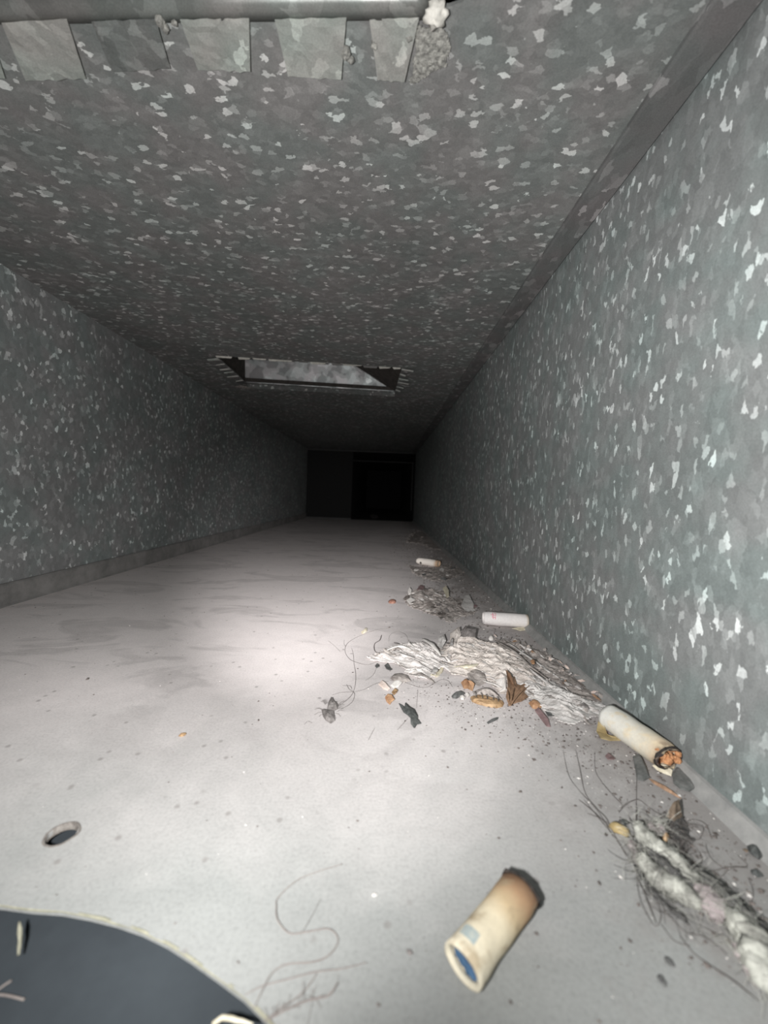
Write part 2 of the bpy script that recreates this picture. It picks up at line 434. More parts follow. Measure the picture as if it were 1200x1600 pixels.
# folded lock seam along the ceiling's right-hand corner
bm = bmesh.new()
prof = [(.0698, H - .0001), (.0700, H - .0011), (.0709, H - .0014), (.0803, H - .0019), (.0808, H - .0014), (.0808, H - .0001)]
A = [bm.verts.new((x, YB, z)) for x, z in prof]; B = [bm.verts.new((x, YE, z)) for x, z in prof]
for i in range(len(prof)): bm.faces.new((A[i], A[(i+1) % 6], B[(i+1) % 6], B[i]))
bm.faces.new(A); bm.faces.new(B[::-1])
struct(obj('trim_1', bm, M['zinc_strip']))
# standing flange along the left-hand bottom corner, in two lengths that meet with a small step
for k, (y0, y1, ht, pr) in enumerate(((YB, .556, .0126, .0022), (.558, YE, .0122, .0016))):
    bm = bmesh.new(); pf = [(XL, .0), (XL + pr + .0012, .0), (XL + pr, .0012), (XL + pr, ht - .0010), (XL + pr - .0009, ht), (XL, ht)]
    N = 60; rows = []
    for i in range(N + 1):
        y = y0 + (y1 - y0) * i / N; wv = .0005 * noise.noise(Vector((y * 30, k, 0)))
        rows.append([bm.verts.new((x + (wv if 0 < j < 5 else 0), y, z + (wv if j in (3, 4, 5) else 0))) for j, (x, z) in enumerate(pf)])
    for i in range(N):
        for j in range(6): bm.faces.new((rows[i][j], rows[i][(j+1) % 6], rows[i+1][(j+1) % 6], rows[i+1][j]))
    bm.faces.new(rows[0]); bm.faces.new(rows[-1][::-1])
    struct(obj('baseboard_left', bm, M['dirt_flange']))
# low lip along the right-hand bottom corner
bm = bmesh.new(); pf = [(XR, 0), (XR - .0032, 0), (XR - .0026, .0007), (XR - .0008, .0030), (XR, .0033)]
A = [bm.verts.new((x, YB, z)) for x, z in pf]; B = [bm.verts.new((x, YE, z)) for x, z in pf]
for i in range(5): bm.faces.new((A[i], A[(i+1) % 5], B[(i+1) % 5], B[i]))
bm.faces.new(A); bm.faces.new(B[::-1])
struct(obj('baseboard_right', bm, M['dusty_lip']))

# the far joint and the duct that runs on behind it
def farx(px, py=760): d = ray(px, py); return (CO + d * (YE / d.y)).x
def farz(py, px=600): d = ray(px, py); return (CO + d * (YE / d.y)).z
XP = farx(550)
struct(obj('trim_2', box(XL, XR, YE - .004, YE, H - .0030, H - .0008), M['end_edge']))
struct(obj('trim_3', box(XL, XP, YE - .003, YE, .0, .003), M['end_edge']))
struct(obj('wall_end', box(XL - .001, XP, YE, YE + .001, -.0009, H + .0008), M['far_dark']))
bm = bmesh.new()
bx(bm, XP, XR - .003, YE + .02, YE + .023, H - .026, H - .0248)
bx(bm, XR - .006, XR - .0048, YE + .02, YE + .023, .03, H - .026)
struct(obj('trim_4', bm, M['end_edge']))
Y2 = 1.9
bm = bmesh.new()
bx(bm, XP, XR + .001, YE, Y2, -.0009, 0)
bx(bm, XP, XR + .001, YE, Y2, H - .0, H + .0008)
bx(bm, XP - .001, XP, YE + .001, Y2, -.0009, H + .0008)
bx(bm, XR, XR + .001, YE, Y2, 0, H)
bx(bm, XP, XR, Y2, Y2 + .001, 0, H)
struct(obj('wall_beyond', bm, M['far_dark']))

# ------------------------------------------------------------------ near register collar with its bent tabs
col = thing('register_collar', 'pale metal collar with hammered-over tabs on the ceiling at the top left', 'duct collar', (-.07, NY - .004, H))
bm = bmesh.new()
pf = [(NY - .0034, H + .055), (NY - .0034, H + .0010)]
for a in range(0, 7):
    an = math.pi + a / 6 * math.pi / 2
    pf.append((NY - .0008 + .0026 * math.cos(an), H + .0010 + .0026 * math.sin(an)))
pf.append((NY + .0012, H - .0016))
N = 60; rows = []
x0, x1 = -.162, P(668, 16, H).x
for i in range(N + 1):
    x = x0 + (x1 - x0) * i / N; wv = .0004 * noise.noise(Vector((x * 60, 0, 0))) + SKEW * x
    f_ = [bm.verts.new((x, y + wv, z + wv)) for y, z in pf]
    b_ = [bm.verts.new((x, y + wv - (.0006 if j < 3 else .0), z + wv + (.0006 if j > 5 else .0))) for j, (y, z) in enumerate(pf)]
    for v_ in f_ + b_: v_.co.z -= SKEW * x
    rows.append((f_, b_))
K = len(pf)
for i in range(N):
    for j in range(K - 1):
        bm.faces.new((rows[i][0][j], rows[i][0][j+1], rows[i+1][0][j+1], rows[i+1][0][j]))
bmesh.ops.remove_doubles(bm, verts=[v for v in bm.verts if not v.link_faces], dist=0)
for v in [v for v in bm.verts if not v.link_faces]: bm.verts.remove(v)
bmesh.ops.solidify(bm, geom=bm.faces[:], thickness=.0005)
obj('front_panel', bm, M['zinc_collar'], col, smooth=True)
obj('side_panel', box(x1 - .0006, x1, -.112, NY - .0036, H + .001, H + .055), M['zinc_tab'], col)
obj('side_panel', box(-.1630, -.1624, -.112, NY - .0036, H + .001, H + .055), M['zinc_tab'], col)
obj('rear_panel', box(-.1624, x1 - .0006, -.1126, -.1120, H + .001, H + .055), M['zinc_tab'], col)
obj('cover', box(-.1630, x1, -.1126, NY - .0030, H + .055, H + .056), M['dirt_flange'], col)
tabs = [[(-118, 40), (-22, 36), (8, 122), (-85, 128)], [(2, 38), (104, 32), (134, 121), (40, 124)], [(142, 36), (243, 32), (266, 107), (176, 112)],
        [(281, 33), (389, 31), (391, 110), (309, 107)], [(429, 33), (541, 30), (533, 124), (450, 119)], [(577, 33), (655, 30), (632, 126), (590, 123)]]
for k, q in enumerate(tabs):
    rr = random.Random(50 + k); bm = bmesh.new()
    zt, zb = H - .0022, H - .0008
    c4 = [P(a, b, zt) for a, b in q]
    nu, nv = 10, 8; g = []
    for j in range(nv + 1):
        v = j / nv; row = []
        for i in range(nu + 1):
            u = i / nu
            p = c4[0].lerp(c4[1], u).lerp(c4[3].lerp(c4[2], u), v)
            ed = .00035 * noise.noise(Vector((u * 7 + k * 9, v * 5, 1)))
            if j == nv: p.y += .0006 * noise.noise(Vector((u * 9, k, 3)))
            p.z += ed + (.0004 * (1 - v)) - .0004 * v * (1 if k % 2 else .3)
            p.z = min(p.z, H - .0007)
            row.append(bm.verts.new(p))
        g.append(row)
    for j in range(nv):
        for i in range(nu): bm.faces.new((g[j][i], g[j][i+1], g[j+1][i+1], g[j+1][i]))
    bmesh.ops.solidify(bm, geom=bm.faces[:], thickness=-.0005)
    o = obj('tab', bm, M['zinc_tab'] if k != 2 else M['zinc_tab_dull'], col)
pp = [(P(a, b, H).x, P(a, b, H).y) for a, b in ((654, 34), (690, 36), (702, 62), (698, 100), (668, 112), (640, 126), (648, 80))]
bm = patch(pp, lambda x, y, d: .0009 + .0009 * abs(noise.noise(Vector((x * 500, y * 500, 4)))) * min(1, d / .002), .0004, .0003, 1.4, 9)
for v in bm.verts: v.co.z = H - .0001 - v.co.z
o = obj('sealant_crust', bm, M['crust'], col); o['label'] = 'crusty pale sealant'
for k, (a, b, r_) in enumerate(((250, 32, .0011), (258, 44, .0009), (272, 36, .0007), (540, 82, .0012), (548, 94, .0008), (640, 60, .0008), (585, 70, .0009))):
    p = P(a, b, H - .0018); bm = bmesh.new(); bmesh.ops.create_icosphere(bm, subdivisions=2, radius=r_)
    for v in bm.verts: v.co = p + v.co * (1 + .5 * noise.noise(v.co * 1800 + Vector((k, 0, 0)))) * Vector((1, 1, .5)).length / 1.5
    obj('sealant_bit', bm, M['crust'], col)
# torn white caulk at the collar's right-hand end
pl = [P(a, b, H - .001) for a, b in ((664, 0), (690, -4), (700, 12), (694, 26), (678, 30), (668, 18))]
bm = bmesh.new()
c = Vector((sum(p.x for p in pl), sum(p.y for p in pl), 0)) / 6
bmesh.ops.create_icosphere(bm, subdivisions=3, radius=1)
for v in bm.verts:
    q = v.co.copy(); nn = 1 + .45 * noise.noise(q * 2.3) + .2 * noise.noise(q * 6)
    v.co = Vector((c.x + q.x * .0026 * nn, c.y + q.y * .0024 * nn, H - .0020 + q.z * .0020 * nn))
tag(obj('caulk_lump', bm, M['caulk'], loc=(c.x, c.y, H - .002), smooth=True), 'torn lump of whitish caulk at the right-hand end of the ceiling collar', 'caulk')

# ------------------------------------------------------------------ far register boot above the ceiling cut-out
fc = sum(fr, Vector()) / 4
boot = thing('register_boot', 'galvanized boot with ragged cut edge above the rectangular ceiling opening', 'duct boot', (fc.x, fc.y, H))
hb = .055; n0, n1, f1, f0 = [p.copy() for p in fr]      # near-left, near-right, far-right, far-left
z0b = H + .0010
up = Vector((0, 0, 1))
ALONG = (f1 - f0).normalized()
def lift(p, dz, dx=0):
    lean = Vector()
    if (p - f1).length < 1e-6: lean = (n1 - f1).normalized() * .30 * dz
    elif (p - f0).length < 1e-6: lean = (n0 - f0).normalized() * .30 * dz
    q = p + ALONG * dx + lean; return Vector((q.x, q.y, z0b + dz))
n0.x -= .002; f0.x -= .002
SLX = -.112
for (a, b, da, db, nm, nrm) in ((f0, f1, .004, SLX, 'far_panel', (0, 1, 0)), (n0, f0, .004, .004, 'left_panel', (-1, 0, 0)),
                                (n1, f1, SLX, SLX, 'right_panel', (1, 0, .6)), (n0, n1, .004, SLX, 'near_panel', (0, -1, 0))):
    q = [lift(a, 0), lift(b, 0), lift(b, hb, db), lift(a, hb, da)]
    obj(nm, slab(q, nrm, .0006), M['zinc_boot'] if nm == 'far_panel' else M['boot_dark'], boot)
obj('top_panel', slab([lift(n0, hb, .004), lift(n1, hb, SLX), lift(f1, hb, SLX), lift(f0, hb, .004)], (0, 0, 1), .0006), M['dirt_flange'], boot)
bm = bmesh.new(); tube(bm, [lift(f1, .002) + Vector((-.001, -.002, 0)), lift(f1, hb * .5, SLX * .5) + Vector((-.001, -.002, 0)), lift(f1, hb, SLX) + Vector((-.001, -.002, 0))], .0009, 6)
obj('seam', bm, M['zinc_boot'], boot, smooth=True)
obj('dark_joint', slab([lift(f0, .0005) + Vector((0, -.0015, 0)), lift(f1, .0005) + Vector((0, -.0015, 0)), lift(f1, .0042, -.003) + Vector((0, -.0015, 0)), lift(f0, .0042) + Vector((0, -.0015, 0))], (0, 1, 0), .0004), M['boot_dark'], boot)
# lip below the far side
a, b = fr[3], fr[2]
obj('far_lip', slab([Vector((a.x, a.y + .001, H - .0045)), Vector((b.x, b.y + .001, H - .0045)), Vector((b.x, b.y + .001, H - .0001)), Vector((a.x, a.y + .001, H - .0001))], (0, 1, 0), .0008), M['zinc_ceiling'], boot)
# ragged tabs bent down along the near side
rr = random.Random(11); t = 0.0
while t < .985:
    wd = rr.uniform(.05, .13); p = fr[0].lerp(fr[1], t); q = fr[0].lerp(fr[1], min(.995, t + wd)); dr = rr.uniform(.0010, .0022)
    y = -.0008
    qd = [Vector((p.x, p.y + y, H - .0001)), Vector((q.x, q.y + y, H - .0001)), Vector((q.x - .001, q.y + y + rr.uniform(-.001, .001), H - dr * rr.uniform(.5, 1))), Vector((p.x + .001, p.y + y, H - dr))]
    obj('bent_tab', slab(qd, (0, 1, 0), .0005), M['caulk'] if rr.random() < .75 else M['dirt_flange'], boot)
    t += wd + rr.choice((.004, .01, .03))
# tabs bent outwards at the two short sides
for (a, b, sx) in ((fr[1], fr[2], 1), (fr[0], fr[3], -1)):
    for k in range(6):
        t_ = .04 + .16 * k + rr.uniform(-.02, .03); p = a.lerp(b, t_); q = a.lerp(b, t_ + rr.uniform(.02, .05)); L = rr.uniform(.005, .011)
        qd = [Vector((p.x, p.y, H - .0006)), Vector((q.x, q.y, H - .0006)), Vector((q.x + sx * L, q.y - .004, H - .0030)), Vector((p.x + sx * L, p.y - .003, H - .0030))]
        obj('bent_tab', slab(qd, (0, 0, 1), .0005), M['zinc_tab'], boot)
# torn rust-brown corner where two tabs tore loose
p = fr[3]
bm = flake([(p.x - .012, p.y - .004), (p.x - .004, p.y - .010), (p.x + .002, p.y - .006), (p.x + .004, p.y + .001), (p.x - .006, p.y + .001)], lambda s, a, x, y: -0.0 + .0006 * s, .0006, 3, H - .006)
obj('torn_corner', bm, M['litter'], boot)

# ------------------------------------------------------------------ cigarette butts
def butt(name, label, p0, p1, rad, mat, seed, crush0=0.0, crush1=0.0, hollow0=.3, hollow1=.25, core0='filter_core', core1='filter_core', char=True, group='cigarette ends on the duct floor', flat=.93):
    """hollow paper tube from p0 to p1 (floor points), lying on the floor"""
    a = Vector(p0); b = Vector(p1); ax = (b - a); L = ax.length; ax.normalize()
    sd = Vector((0, 0, 1)).cross(ax).normalized(); rv = rad
    base = (a + b) / 2; base.z = 0
    t = thing(name, label, 'cigarette butt', base, group)
    n, k = 28, 18; bm = bmesh.new()
    def pt(s, an, r, inner=0):
        e0 = max(0, 1 - s / .22); e1 = max(0, (s - .72) / .28)
        wr = 1 + .05 * noise.noise(Vector((s * 5, math.cos(an) * 1.5 + seed, math.sin(an) * 1.5))) + .10 * (e1 * crush1 + e0 * crush0) * noise.noise(Vector((s * 9, math.cos(an) * 3 + seed, math.sin(an) * 3)))
        sq = flat * (1 - .45 * (e1 * e1 * crush1 + e0 * e0 * crush0))
        x = math.cos(an) * r * wr * (1 + .16 * (e1 * crush1 + e0 * crush0)); z = math.sin(an) * r * wr * sq
        ln = s * L
        if s >= .999: ln += .0009 * crush1 * noise.noise(Vector((math.cos(an) * 2.2, math.sin(an) * 2.2, seed + 3)))
        c = a + ax * ln; p = c + sd * x
        p.z = rad * flat + z
        return p
    outer = [[bm.verts.new(pt(i / k, 2*math.pi*j/n, rv)) for j in range(n)] for i in range(k + 1)]
    ri = rv - .00045
    d0, d1 = int(round(hollow0 * k)), k - int(round(hollow1 * k))
    in0 = [[bm.verts.new(pt(i / k, 2*math.pi*j/n, ri)) for j in range(n)] for i in range(0, d0 + 1)]
    in1 = [[bm.verts.new(pt(i / k, 2*math.pi*j/n, ri)) for j in range(n)] for i in range(d1, k + 1)]
    def skin(rings):
        for i in range(len(rings) - 1):
            for j in range(n): bm.faces.new((rings[i][j], rings[i][(j+1) % n], rings[i+1][(j+1) % n], rings[i+1][j]))
    skin(outer); skin(in0); skin(in1)
    for R1, R2 in ((outer[0], in0[0]), (outer[-1], in1[-1])):
        for j in range(n): bm.faces.new((R1[j], R1[(j+1) % n], R2[(j+1) % n], R2[j]))
    mn = min(v.co.z for v in bm.verts)
    dz = -mn + .00005
    for v in bm.verts: v.co.z += dz
    o = obj('paper_wrap', bm, mat, t, smooth=True)
    for (s, core) in ((hollow0, core0), (1 - hollow1, core1)):
        bm = bmesh.new(); rings = []
        for q in (1.0, .75, .5, .25):
            ring = []
            for j in range(n):
                p = pt(s, 2*math.pi*j/n, ri * q); p.z += dz; p += ax * (.0007 * noise.noise(Vector((math.cos(j*.22)*3*q, math.sin(j*.22)*3*q, seed + s))))
                ring.append(bm.verts.new(p))
            rings.append(ring)
        for i in range(3):
            for j in range(n): bm.faces.new((rings[i][j], rings[i][(j+1) % n], rings[i+1][(j+1) % n], rings[i+1][j]))
        bm.faces.new(rings[-1])
        obj('filter' if core != 'tobacco' else 'tobacco_plug', bm, M[core], t, smooth=True)
    return t, pt, dz, L, ax, sd

def butt_mat(name, p0, p1, stops, blot=None):
    """paper coloured along its own length, with stains"""
    t = NT(name); a = Vector(p0); b = Vector(p1); base = (a + b) / 2; base.z = 0; d = b - a
    m_ = t.n('ShaderNodeVectorMath', operation='DOT_PRODUCT'); t.l(t.tc, m_.inputs[0]); m_.inputs[1].default_value = d / d.length_squared
    n = t.noise(230, 4, .65)
    s = t.math('ADD', t.math('ADD', m_.outputs['Value'], .5), t.math('MULTIPLY', t.math('SUBTRACT', n.outputs[0], .5), .22))
    c = t.ramp(s, stops)
    if blot:
        n2 = t.noise(260, 3, .6); c = t.mix(t.ramp(n2.outputs[0], [(.52, 0.0), (.66, .75)]), c, blot)
    n3 = t.noise(900, 3, .7); c = t.mix(1.0, c, t.ramp(n3.outputs[0], [(.3, .92), (.7, 1.05)]), 'MULTIPLY')
    t.bump(n.outputs[0], .4, .0004)
    return t.done(c, .8)

# 1: the near tan one, open end towards the lens
r1 = .0030
p0 = P(722, 1508, r1); p1 = P(815, 1386, r1); p0.z = p1.z = 0
mt = butt_mat('tan_filter_paper', p0, p1, [(0, (.66, .60, .47)), (.42, (.64, .56, .41)), (.62, (.52, .40, .25)), (.78, (.38, .24, .14)), (.93, (.19, .11, .065)), (1, (.05, .035, .03))], (.36, .28, .18))
t1, pt1, dz1, L1, ax1, sd1 = butt('cigarette_butt', 'short tan stained cigarette filter, hollow end showing blue, nearest on open floor', p0, p1, r1, mt, 1.0, .40, .55, .07, .05, 'filter_blue', 'char', flat=.90)
bm = bmesh.new(); n = 28       # pale blue band printed near the open end
ra = [[bm.verts.new(pt1(s, 2*math.pi*j/n, r1 + .00003) + Vector((0, 0, dz1))) for j in range(4, 9)] for s in (.10, .13, .17, .20)]
for i in range(3):
    for j in range(4): bm.faces.new((ra[i][j], ra[i][j+1], ra[i+1][j+1], ra[i+1][j]))
o = obj('printed_band', bm, M['pale_blue'], t1, smooth=True); o['label'] = 'faded pale blue print'
bm = bmesh.new()
pts = [pt1(.985, 2*math.pi*j/24, r1) + Vector((0, 0, dz1)) for j in range(25)]
tube(bm, pts, lambda q: .00026 * (1 + .8 * noise.noise(Vector((q * 20, 0, 4)))), 6, False)
obj('charred_rim', bm, M['char'], t1, smooth=True)

# 2: the long one lying against the right-hand wall
r2 = .0039
p0 = P(951, 1119, r2); p1 = P(1047, 1186, r2); p0.z = p1.z = 0
mt = butt_mat('white_filter_paper', p0, p1, [(0, (.72, .71, .67)), (.5, (.70, .67, .59)), (.78, (.66, .60, .49)), (.9, (.62, .50, .36)), (.97, (.25, .18, .13)), (1, (.04, .03, .03))], (.72, .60, .42))
t2, pt2, dz2, L2, ax2, sd2 = butt('cigarette_butt', 'long white cigarette butt with a burnt orange crumbling end, leaning along the right wall', p0, p1, r2, mt, 4.0, .05, .75, .06, .14, 'filter_core', 'tobacco', flat=.96)
bm = bmesh.new(); rr = random.Random(5)
for k in range(26):
    c = pt2(rr.uniform(.90, 1.03), rr.uniform(-.3, 3.4), r2 * rr.uniform(.1, .8)); c.z += dz2
    bmesh.ops.create_icosphere(bm, subdivisions=1, radius=rr.uniform(.0004, .0011), matrix=Matrix.Translation(c) @ Matrix.Rotation(rr.random() * 3, 4, 'X'))
obj('tobacco_crumbs', bm, M['tobacco'], t2)['kind'] = 'stuff'
bm = bmesh.new(); pts = [pt2(.975, 2*math.pi*j/24, r2) + Vector((0, 0, dz2)) for j in range(25)]
tube(bm, pts, lambda q: .00034 * (1 + .9 * noise.noise(Vector((q * 18, 0, 9)))), 6, False)
obj('charred_rim', bm, M['char'], t2, smooth=True)

# 3: the clean white one with pink print
r3 = .0039
p0 = P(755, 965, r3); p1 = P(824, 970, r3); p0.z = p1.z = 0
mt = butt_mat('clean_white_paper', p0, p1, [(0, (.84, .79, .78)), (.92, (.86, .81, .79)), (1, (.66, .54, .40))])
t3, pt3, dz3, L3, ax3, sd3 = butt('cigarette_butt', 'clean white cigarette filter with faint pink print, crosswise near the right wall', p0, p1, r3, mt, 7.0, .25, .1, .05, .05)
def ink(pieces):
    bm = bmesh.new()
    for (s0, a0, s1, a1, wd) in pieces:
        N = 6; L_ = []
        for i in range(N + 1):
            q = i / N; s = s0 + (s1 - s0) * q; an = a0 + (a1 - a0) * q
            ds, da = (a1 - a0) * r3, -(s1 - s0) * L3; ln = math.hypot(ds, da) or 1
            o1 = (ds / ln * wd / L3, da / ln * wd / r3)
            L_.append((bm.verts.new(pt3(s - o1[0], an - o1[1], r3 + .00004) + Vector((0, 0, dz3))), bm.verts.new(pt3(s + o1[0], an + o1[1], r3 + .00004) + Vector((0, 0, dz3)))))
        for i in range(N): bm.faces.new((L_[i][0], L_[i+1][0], L_[i+1][1], L_[i][1]))
    return bm
q = math.pi
sgn = 1 if sd3.y < 0 else -1
def an3(d): return math.radians(90) - sgn * math.radians(d)
o = obj('pink_print', ink([(.20, an3(15), .20, an3(75), .00022), (.15, an3(38), .27, an3(44), .00020), (.24, an3(12), .27, an3(34), .00018), (.17, an3(58), .26, an3(64), .00018), (.25, an3(50), .25, an3(78), .00016)]), M['pink_ink'], t3, smooth=True)
o['label'] = 'faint pink print'

# 4: the small far one
p0 = P(653, 876, .0036); p1 = P(686, 881, .0036); p0.z = p1.z = 0
mt = butt_mat('far_white_paper', p0, p1, [(0, (.80, .74, .68)), (.8, (.80, .74, .68)), (.9, (.60, .44, .32)), (1, (.42, .28, .18))])
t4, pt4, dz4, L4, ax4, sd4 = butt('cigarette_butt', 'small off-white cigarette butt with a brown tip, farthest down the duct', p0, p1, .0037, mt, 11.0, .3, .2, .1, .08, 'char', 'filter_core')
bm = bmesh.new()
c = pt4(.22, math.radians(200) if sd4.y > 0 else math.radians(-20), .0034); c.z += dz4
bmesh.ops.create_icosphere(bm, subdivisions=2, radius=.0013, matrix=Matrix.Translation(c))
obj('burnt_spot', bm, M['char'], t4, smooth=True)

# ------------------------------------------------------------------ the long mat of torn fibrous paper
def sheet(pts, hmax, seed, res=.00055, amp=.0011, fall=.006, base=.0004, dirn=.52):
    poly = fl(pts)
    def h(x, y, d):
        c_, s_ = math.cos(dirn), math.sin(dirn); u = x * c_ - y * s_; v = x * s_ + y * c_
        q = min(1, d / fall); q = q * q * (3 - 2 * q)
        wr = noise.noise(Vector((x * 110, y * 110, seed))) * .7 + .5 * noise.noise(Vector((u * 60, v * 330, seed + 3))) + 1.0 * noise.noise(Vector((u * 150, v * 800, seed + 7))) + .5 * noise.noise(Vector((x * 500, y * 500, seed)))
        fold = 1 - abs(noise.noise(Vector((x * 55 + 4, y * 75, seed + 11)))) * 2
        return base + hmax * q * (.55 + .35 * fold) + amp * wr * (.35 + q) + amp * .5
    return patch(poly, h, res, .0004, .8, seed), poly
Z1 = lambda p: ZM(560, 840, 3, p)
c0 = mid(fl(Z1([(400, 600)])))
mat_ = thing('paper_mat', 'long crumpled mat of torn grey-white fibrous paper lying towards the right wall', 'torn paper', c0)
LP = [[(40, 568), (100, 545), (150, 520), (220, 505), (300, 492), (350, 512), (395, 545), (400, 600), (370, 630), (350, 662), (290, 668), (240, 652), (215, 622), (165, 592), (110, 588), (70, 580)],
      [(375, 545), (420, 505), (450, 470), (490, 465), (545, 485), (610, 500), (680, 515), (760, 565), (810, 610), (850, 660), (870, 710), (800, 715), (730, 700), (690, 740), (655, 735), (615, 685), (565, 650), (500, 658), (440, 648), (395, 605)],
      [(715, 700), (790, 640), (900, 685), (1000, 735), (1080, 772), (1150, 792), (1152, 842), (1080, 858), (1000, 887), (940, 864), (880, 822), (825, 775), (775, 745)]]
for k, (pp, hm, mm) in enumerate(zip(LP, (.0014, .0028, .0016), ('paper', 'paper_warm', 'paper_grey'))):
    bm, poly = sheet(Z1(pp), hm, 20 + k)
    obj('torn_sheet', bm, M[mm], mat_, smooth=False)
# narrow strips and ribbons curled on top of it
strips = [([(300, 495), (345, 535), (385, 570)], .0010, 'white_chip'), ([(440, 500), (430, 560), (420, 600)], .0009, 'paper'), ([(500, 470), (560, 520), (620, 560), (690, 600)], .0008, 'paper_warm'),
          ([(560, 560), (650, 590), (740, 640), (800, 660)], .0008, 'paper'), ([(600, 620), (660, 660), (720, 680)], .0010, 'white_chip'), ([(450, 620), (510, 635), (560, 625)], .0011, 'cream'),
          ([(640, 500), (720, 560), (800, 620), (900, 690)], .0007, 'litter'), ([(700, 520), (800, 590), (920, 660), (1000, 720)], .0006, 'paper_grey'), ([(800, 650), (900, 715), (980, 770), (1040, 810)], .0008, 'paper'),
          ([(830, 720), (900, 780), (960, 820), (1000, 860)], .0007, 'white_chip'), ([(860, 690), (960, 740), (1060, 790)], .0006, 'litter'), ([(330, 600), (360, 630), (345, 655)], .0009, 'paper_grey'),
          ([(120, 550), (200, 540), (270, 560)], .0006, 'white_chip'), ([(160, 560), (240, 590), (330, 610)], .0006, 'paper'), ([(230, 520), (290, 560), (340, 600)], .0006, 'white_chip'), ([(340, 660), (370, 640), (400, 610)], .0009, 'cream')]
for k, (pp, r, mm) in enumerate(strips):
    hh = .0022 if k not in (11, 15) else .0008
    pts = spline([P(a, b, .0) + Vector((0, 0, hh + .0010 * math.sin(i * 1.9 + k))) for i, (a, b) in enumerate(Z1(pp))], 7)
    bm = bmesh.new(); rings = tube(bm, pts, lambda q: r * (.25 + math.sin(math.pi * min(1, max(0, q * .92 + .04)))), 6, True, .6, k)
    for ring, p in zip(rings, pts):
        for v in ring: v.co.z = p.z + (v.co.z - p.z) * .35
    obj('paper_strip', bm, M[mm], mat_, smooth=True)
# loose ribbons and shreds combed along the mat's length
rr = random.Random(314)
polys = [fl(Z1(pp)) for pp in LP]
for k in range(130):
    pi_ = rr.choice((0, 1, 1, 1, 2, 2)); pl = polys[pi_]; xs = [p[0] for p in pl]; ys = [p[1] for p in pl]
    x, y = rr.uniform(min(xs), max(xs)), rr.uniform(min(ys), max(ys))
    if not inside(x, y, pl): continue
    d = edge_dist(x, y, pl); z = (.0010, .0020, .0012)[pi_] * min(1, d / .006) * .8 + .0009
    an = -.52 + rr.gauss(0, .35); L = rr.uniform(.003, .012); w_ = rr.uniform(.0003, .0011)
    dx, dy = math.cos(an), math.sin(an); bend = rr.gauss(0, .12) * L
    pts = [Vector((x + dx * t * L - dy * bend * (1 - 4 * t * t), y + dy * t * L + dx * bend * (1 - 4 * t * t), max(.0004, z + rr.gauss(0, .0003) + .0005 * math.cos(t * 7 + k)))) for t in (-.5, -.3, -.1, .1, .3, .5)]
    bm = bmesh.new(); rg = tube(bm, pts, lambda q: w_ * (.25 + .9 * math.sin(math.pi * (.06 + .88 * q))), 5, True, .7, k)
    for ring, p in zip(rg, pts):
        for v in ring: v.co.z = p.z + (v.co.z - p.z) * .3
    obj('paper_shred', bm, M[rr.choice(('paper', 'paper', 'paper_warm', 'paper_grey', 'white_chip', 'litter', 'lint_grey'))], mat_)
# folded flap standing up at the top of the mat and dark pits below
for k, (pp, lift_, mm) in enumerate([([(470, 480), (500, 460), (550, 478), (545, 510), (520, 525), (490, 515)], .0055, 'lint_grey'), ([(375, 480), (400, 482), (410, 510), (390, 530), (370, 512)], .0030, 'paper_grey'),
                                     ([(430, 470), (470, 458), (480, 490), (450, 520), (425, 510)], .0045, 'paper_warm'), ([(640, 690), (690, 690), (690, 735), (655, 735)], .0030, 'white_chip'),
                                     ([(505, 640), (545, 632), (590, 655), (600, 690), (560, 700), (520, 680)], .0016, 'litter')]):
    poly = fl(Z1(pp)); bm = flake(poly, lambda s, a, x, y: lift_ * (.55 + .45 * math.sin(a)) + .0005 * noise.noise(Vector((x * 300, y * 300, k))), .0004, 4)
    obj('folded_flap', bm, M[mm], mat_)

# brown fibrous litter between that mat and the wall
pp = [(640, 480), (700, 490), (760, 505), (880, 548), (945, 605), (1050, 695), (1140, 772), (1085, 778), (965, 705), (835, 628), (745, 548)]
bm, poly = sheet(Z1(pp), .0010, 31, .0008, .0007, .004)
lit = thing('litter_drift', 'strip of brown fibrous litter between the paper mat and the right wall', 'litter', mid(poly))
obj('litter_bed', bm, M['litter'], lit)
rr = random.Random(77)
for k in range(90):
    i = rr.randrange(len(poly)); c = Vector(poly[i]).lerp(Vector(poly[rr.randrange(len(poly))]), rr.random())
    if not inside(c.x, c.y, poly): continue
    pl = blobpoly(c.x, c.y, rr.uniform(.0006, .0016), rr.uniform(.0003, .0007), 6, rr, rr.uniform(-1.2, -.2))
    bm = flake(pl, lambda s, a, x, y: .0012 + .0006 * math.sin(a + k), .0002, 2, .0008)
    obj('litter_flake', bm, M[rr.choice(('litter', 'paper_grey', 'dark_grain', 'litter', 'lint_grey', 'litter', 'paper', 'pinkish', 'lint_grey', 'brown_leaf'))], lit)

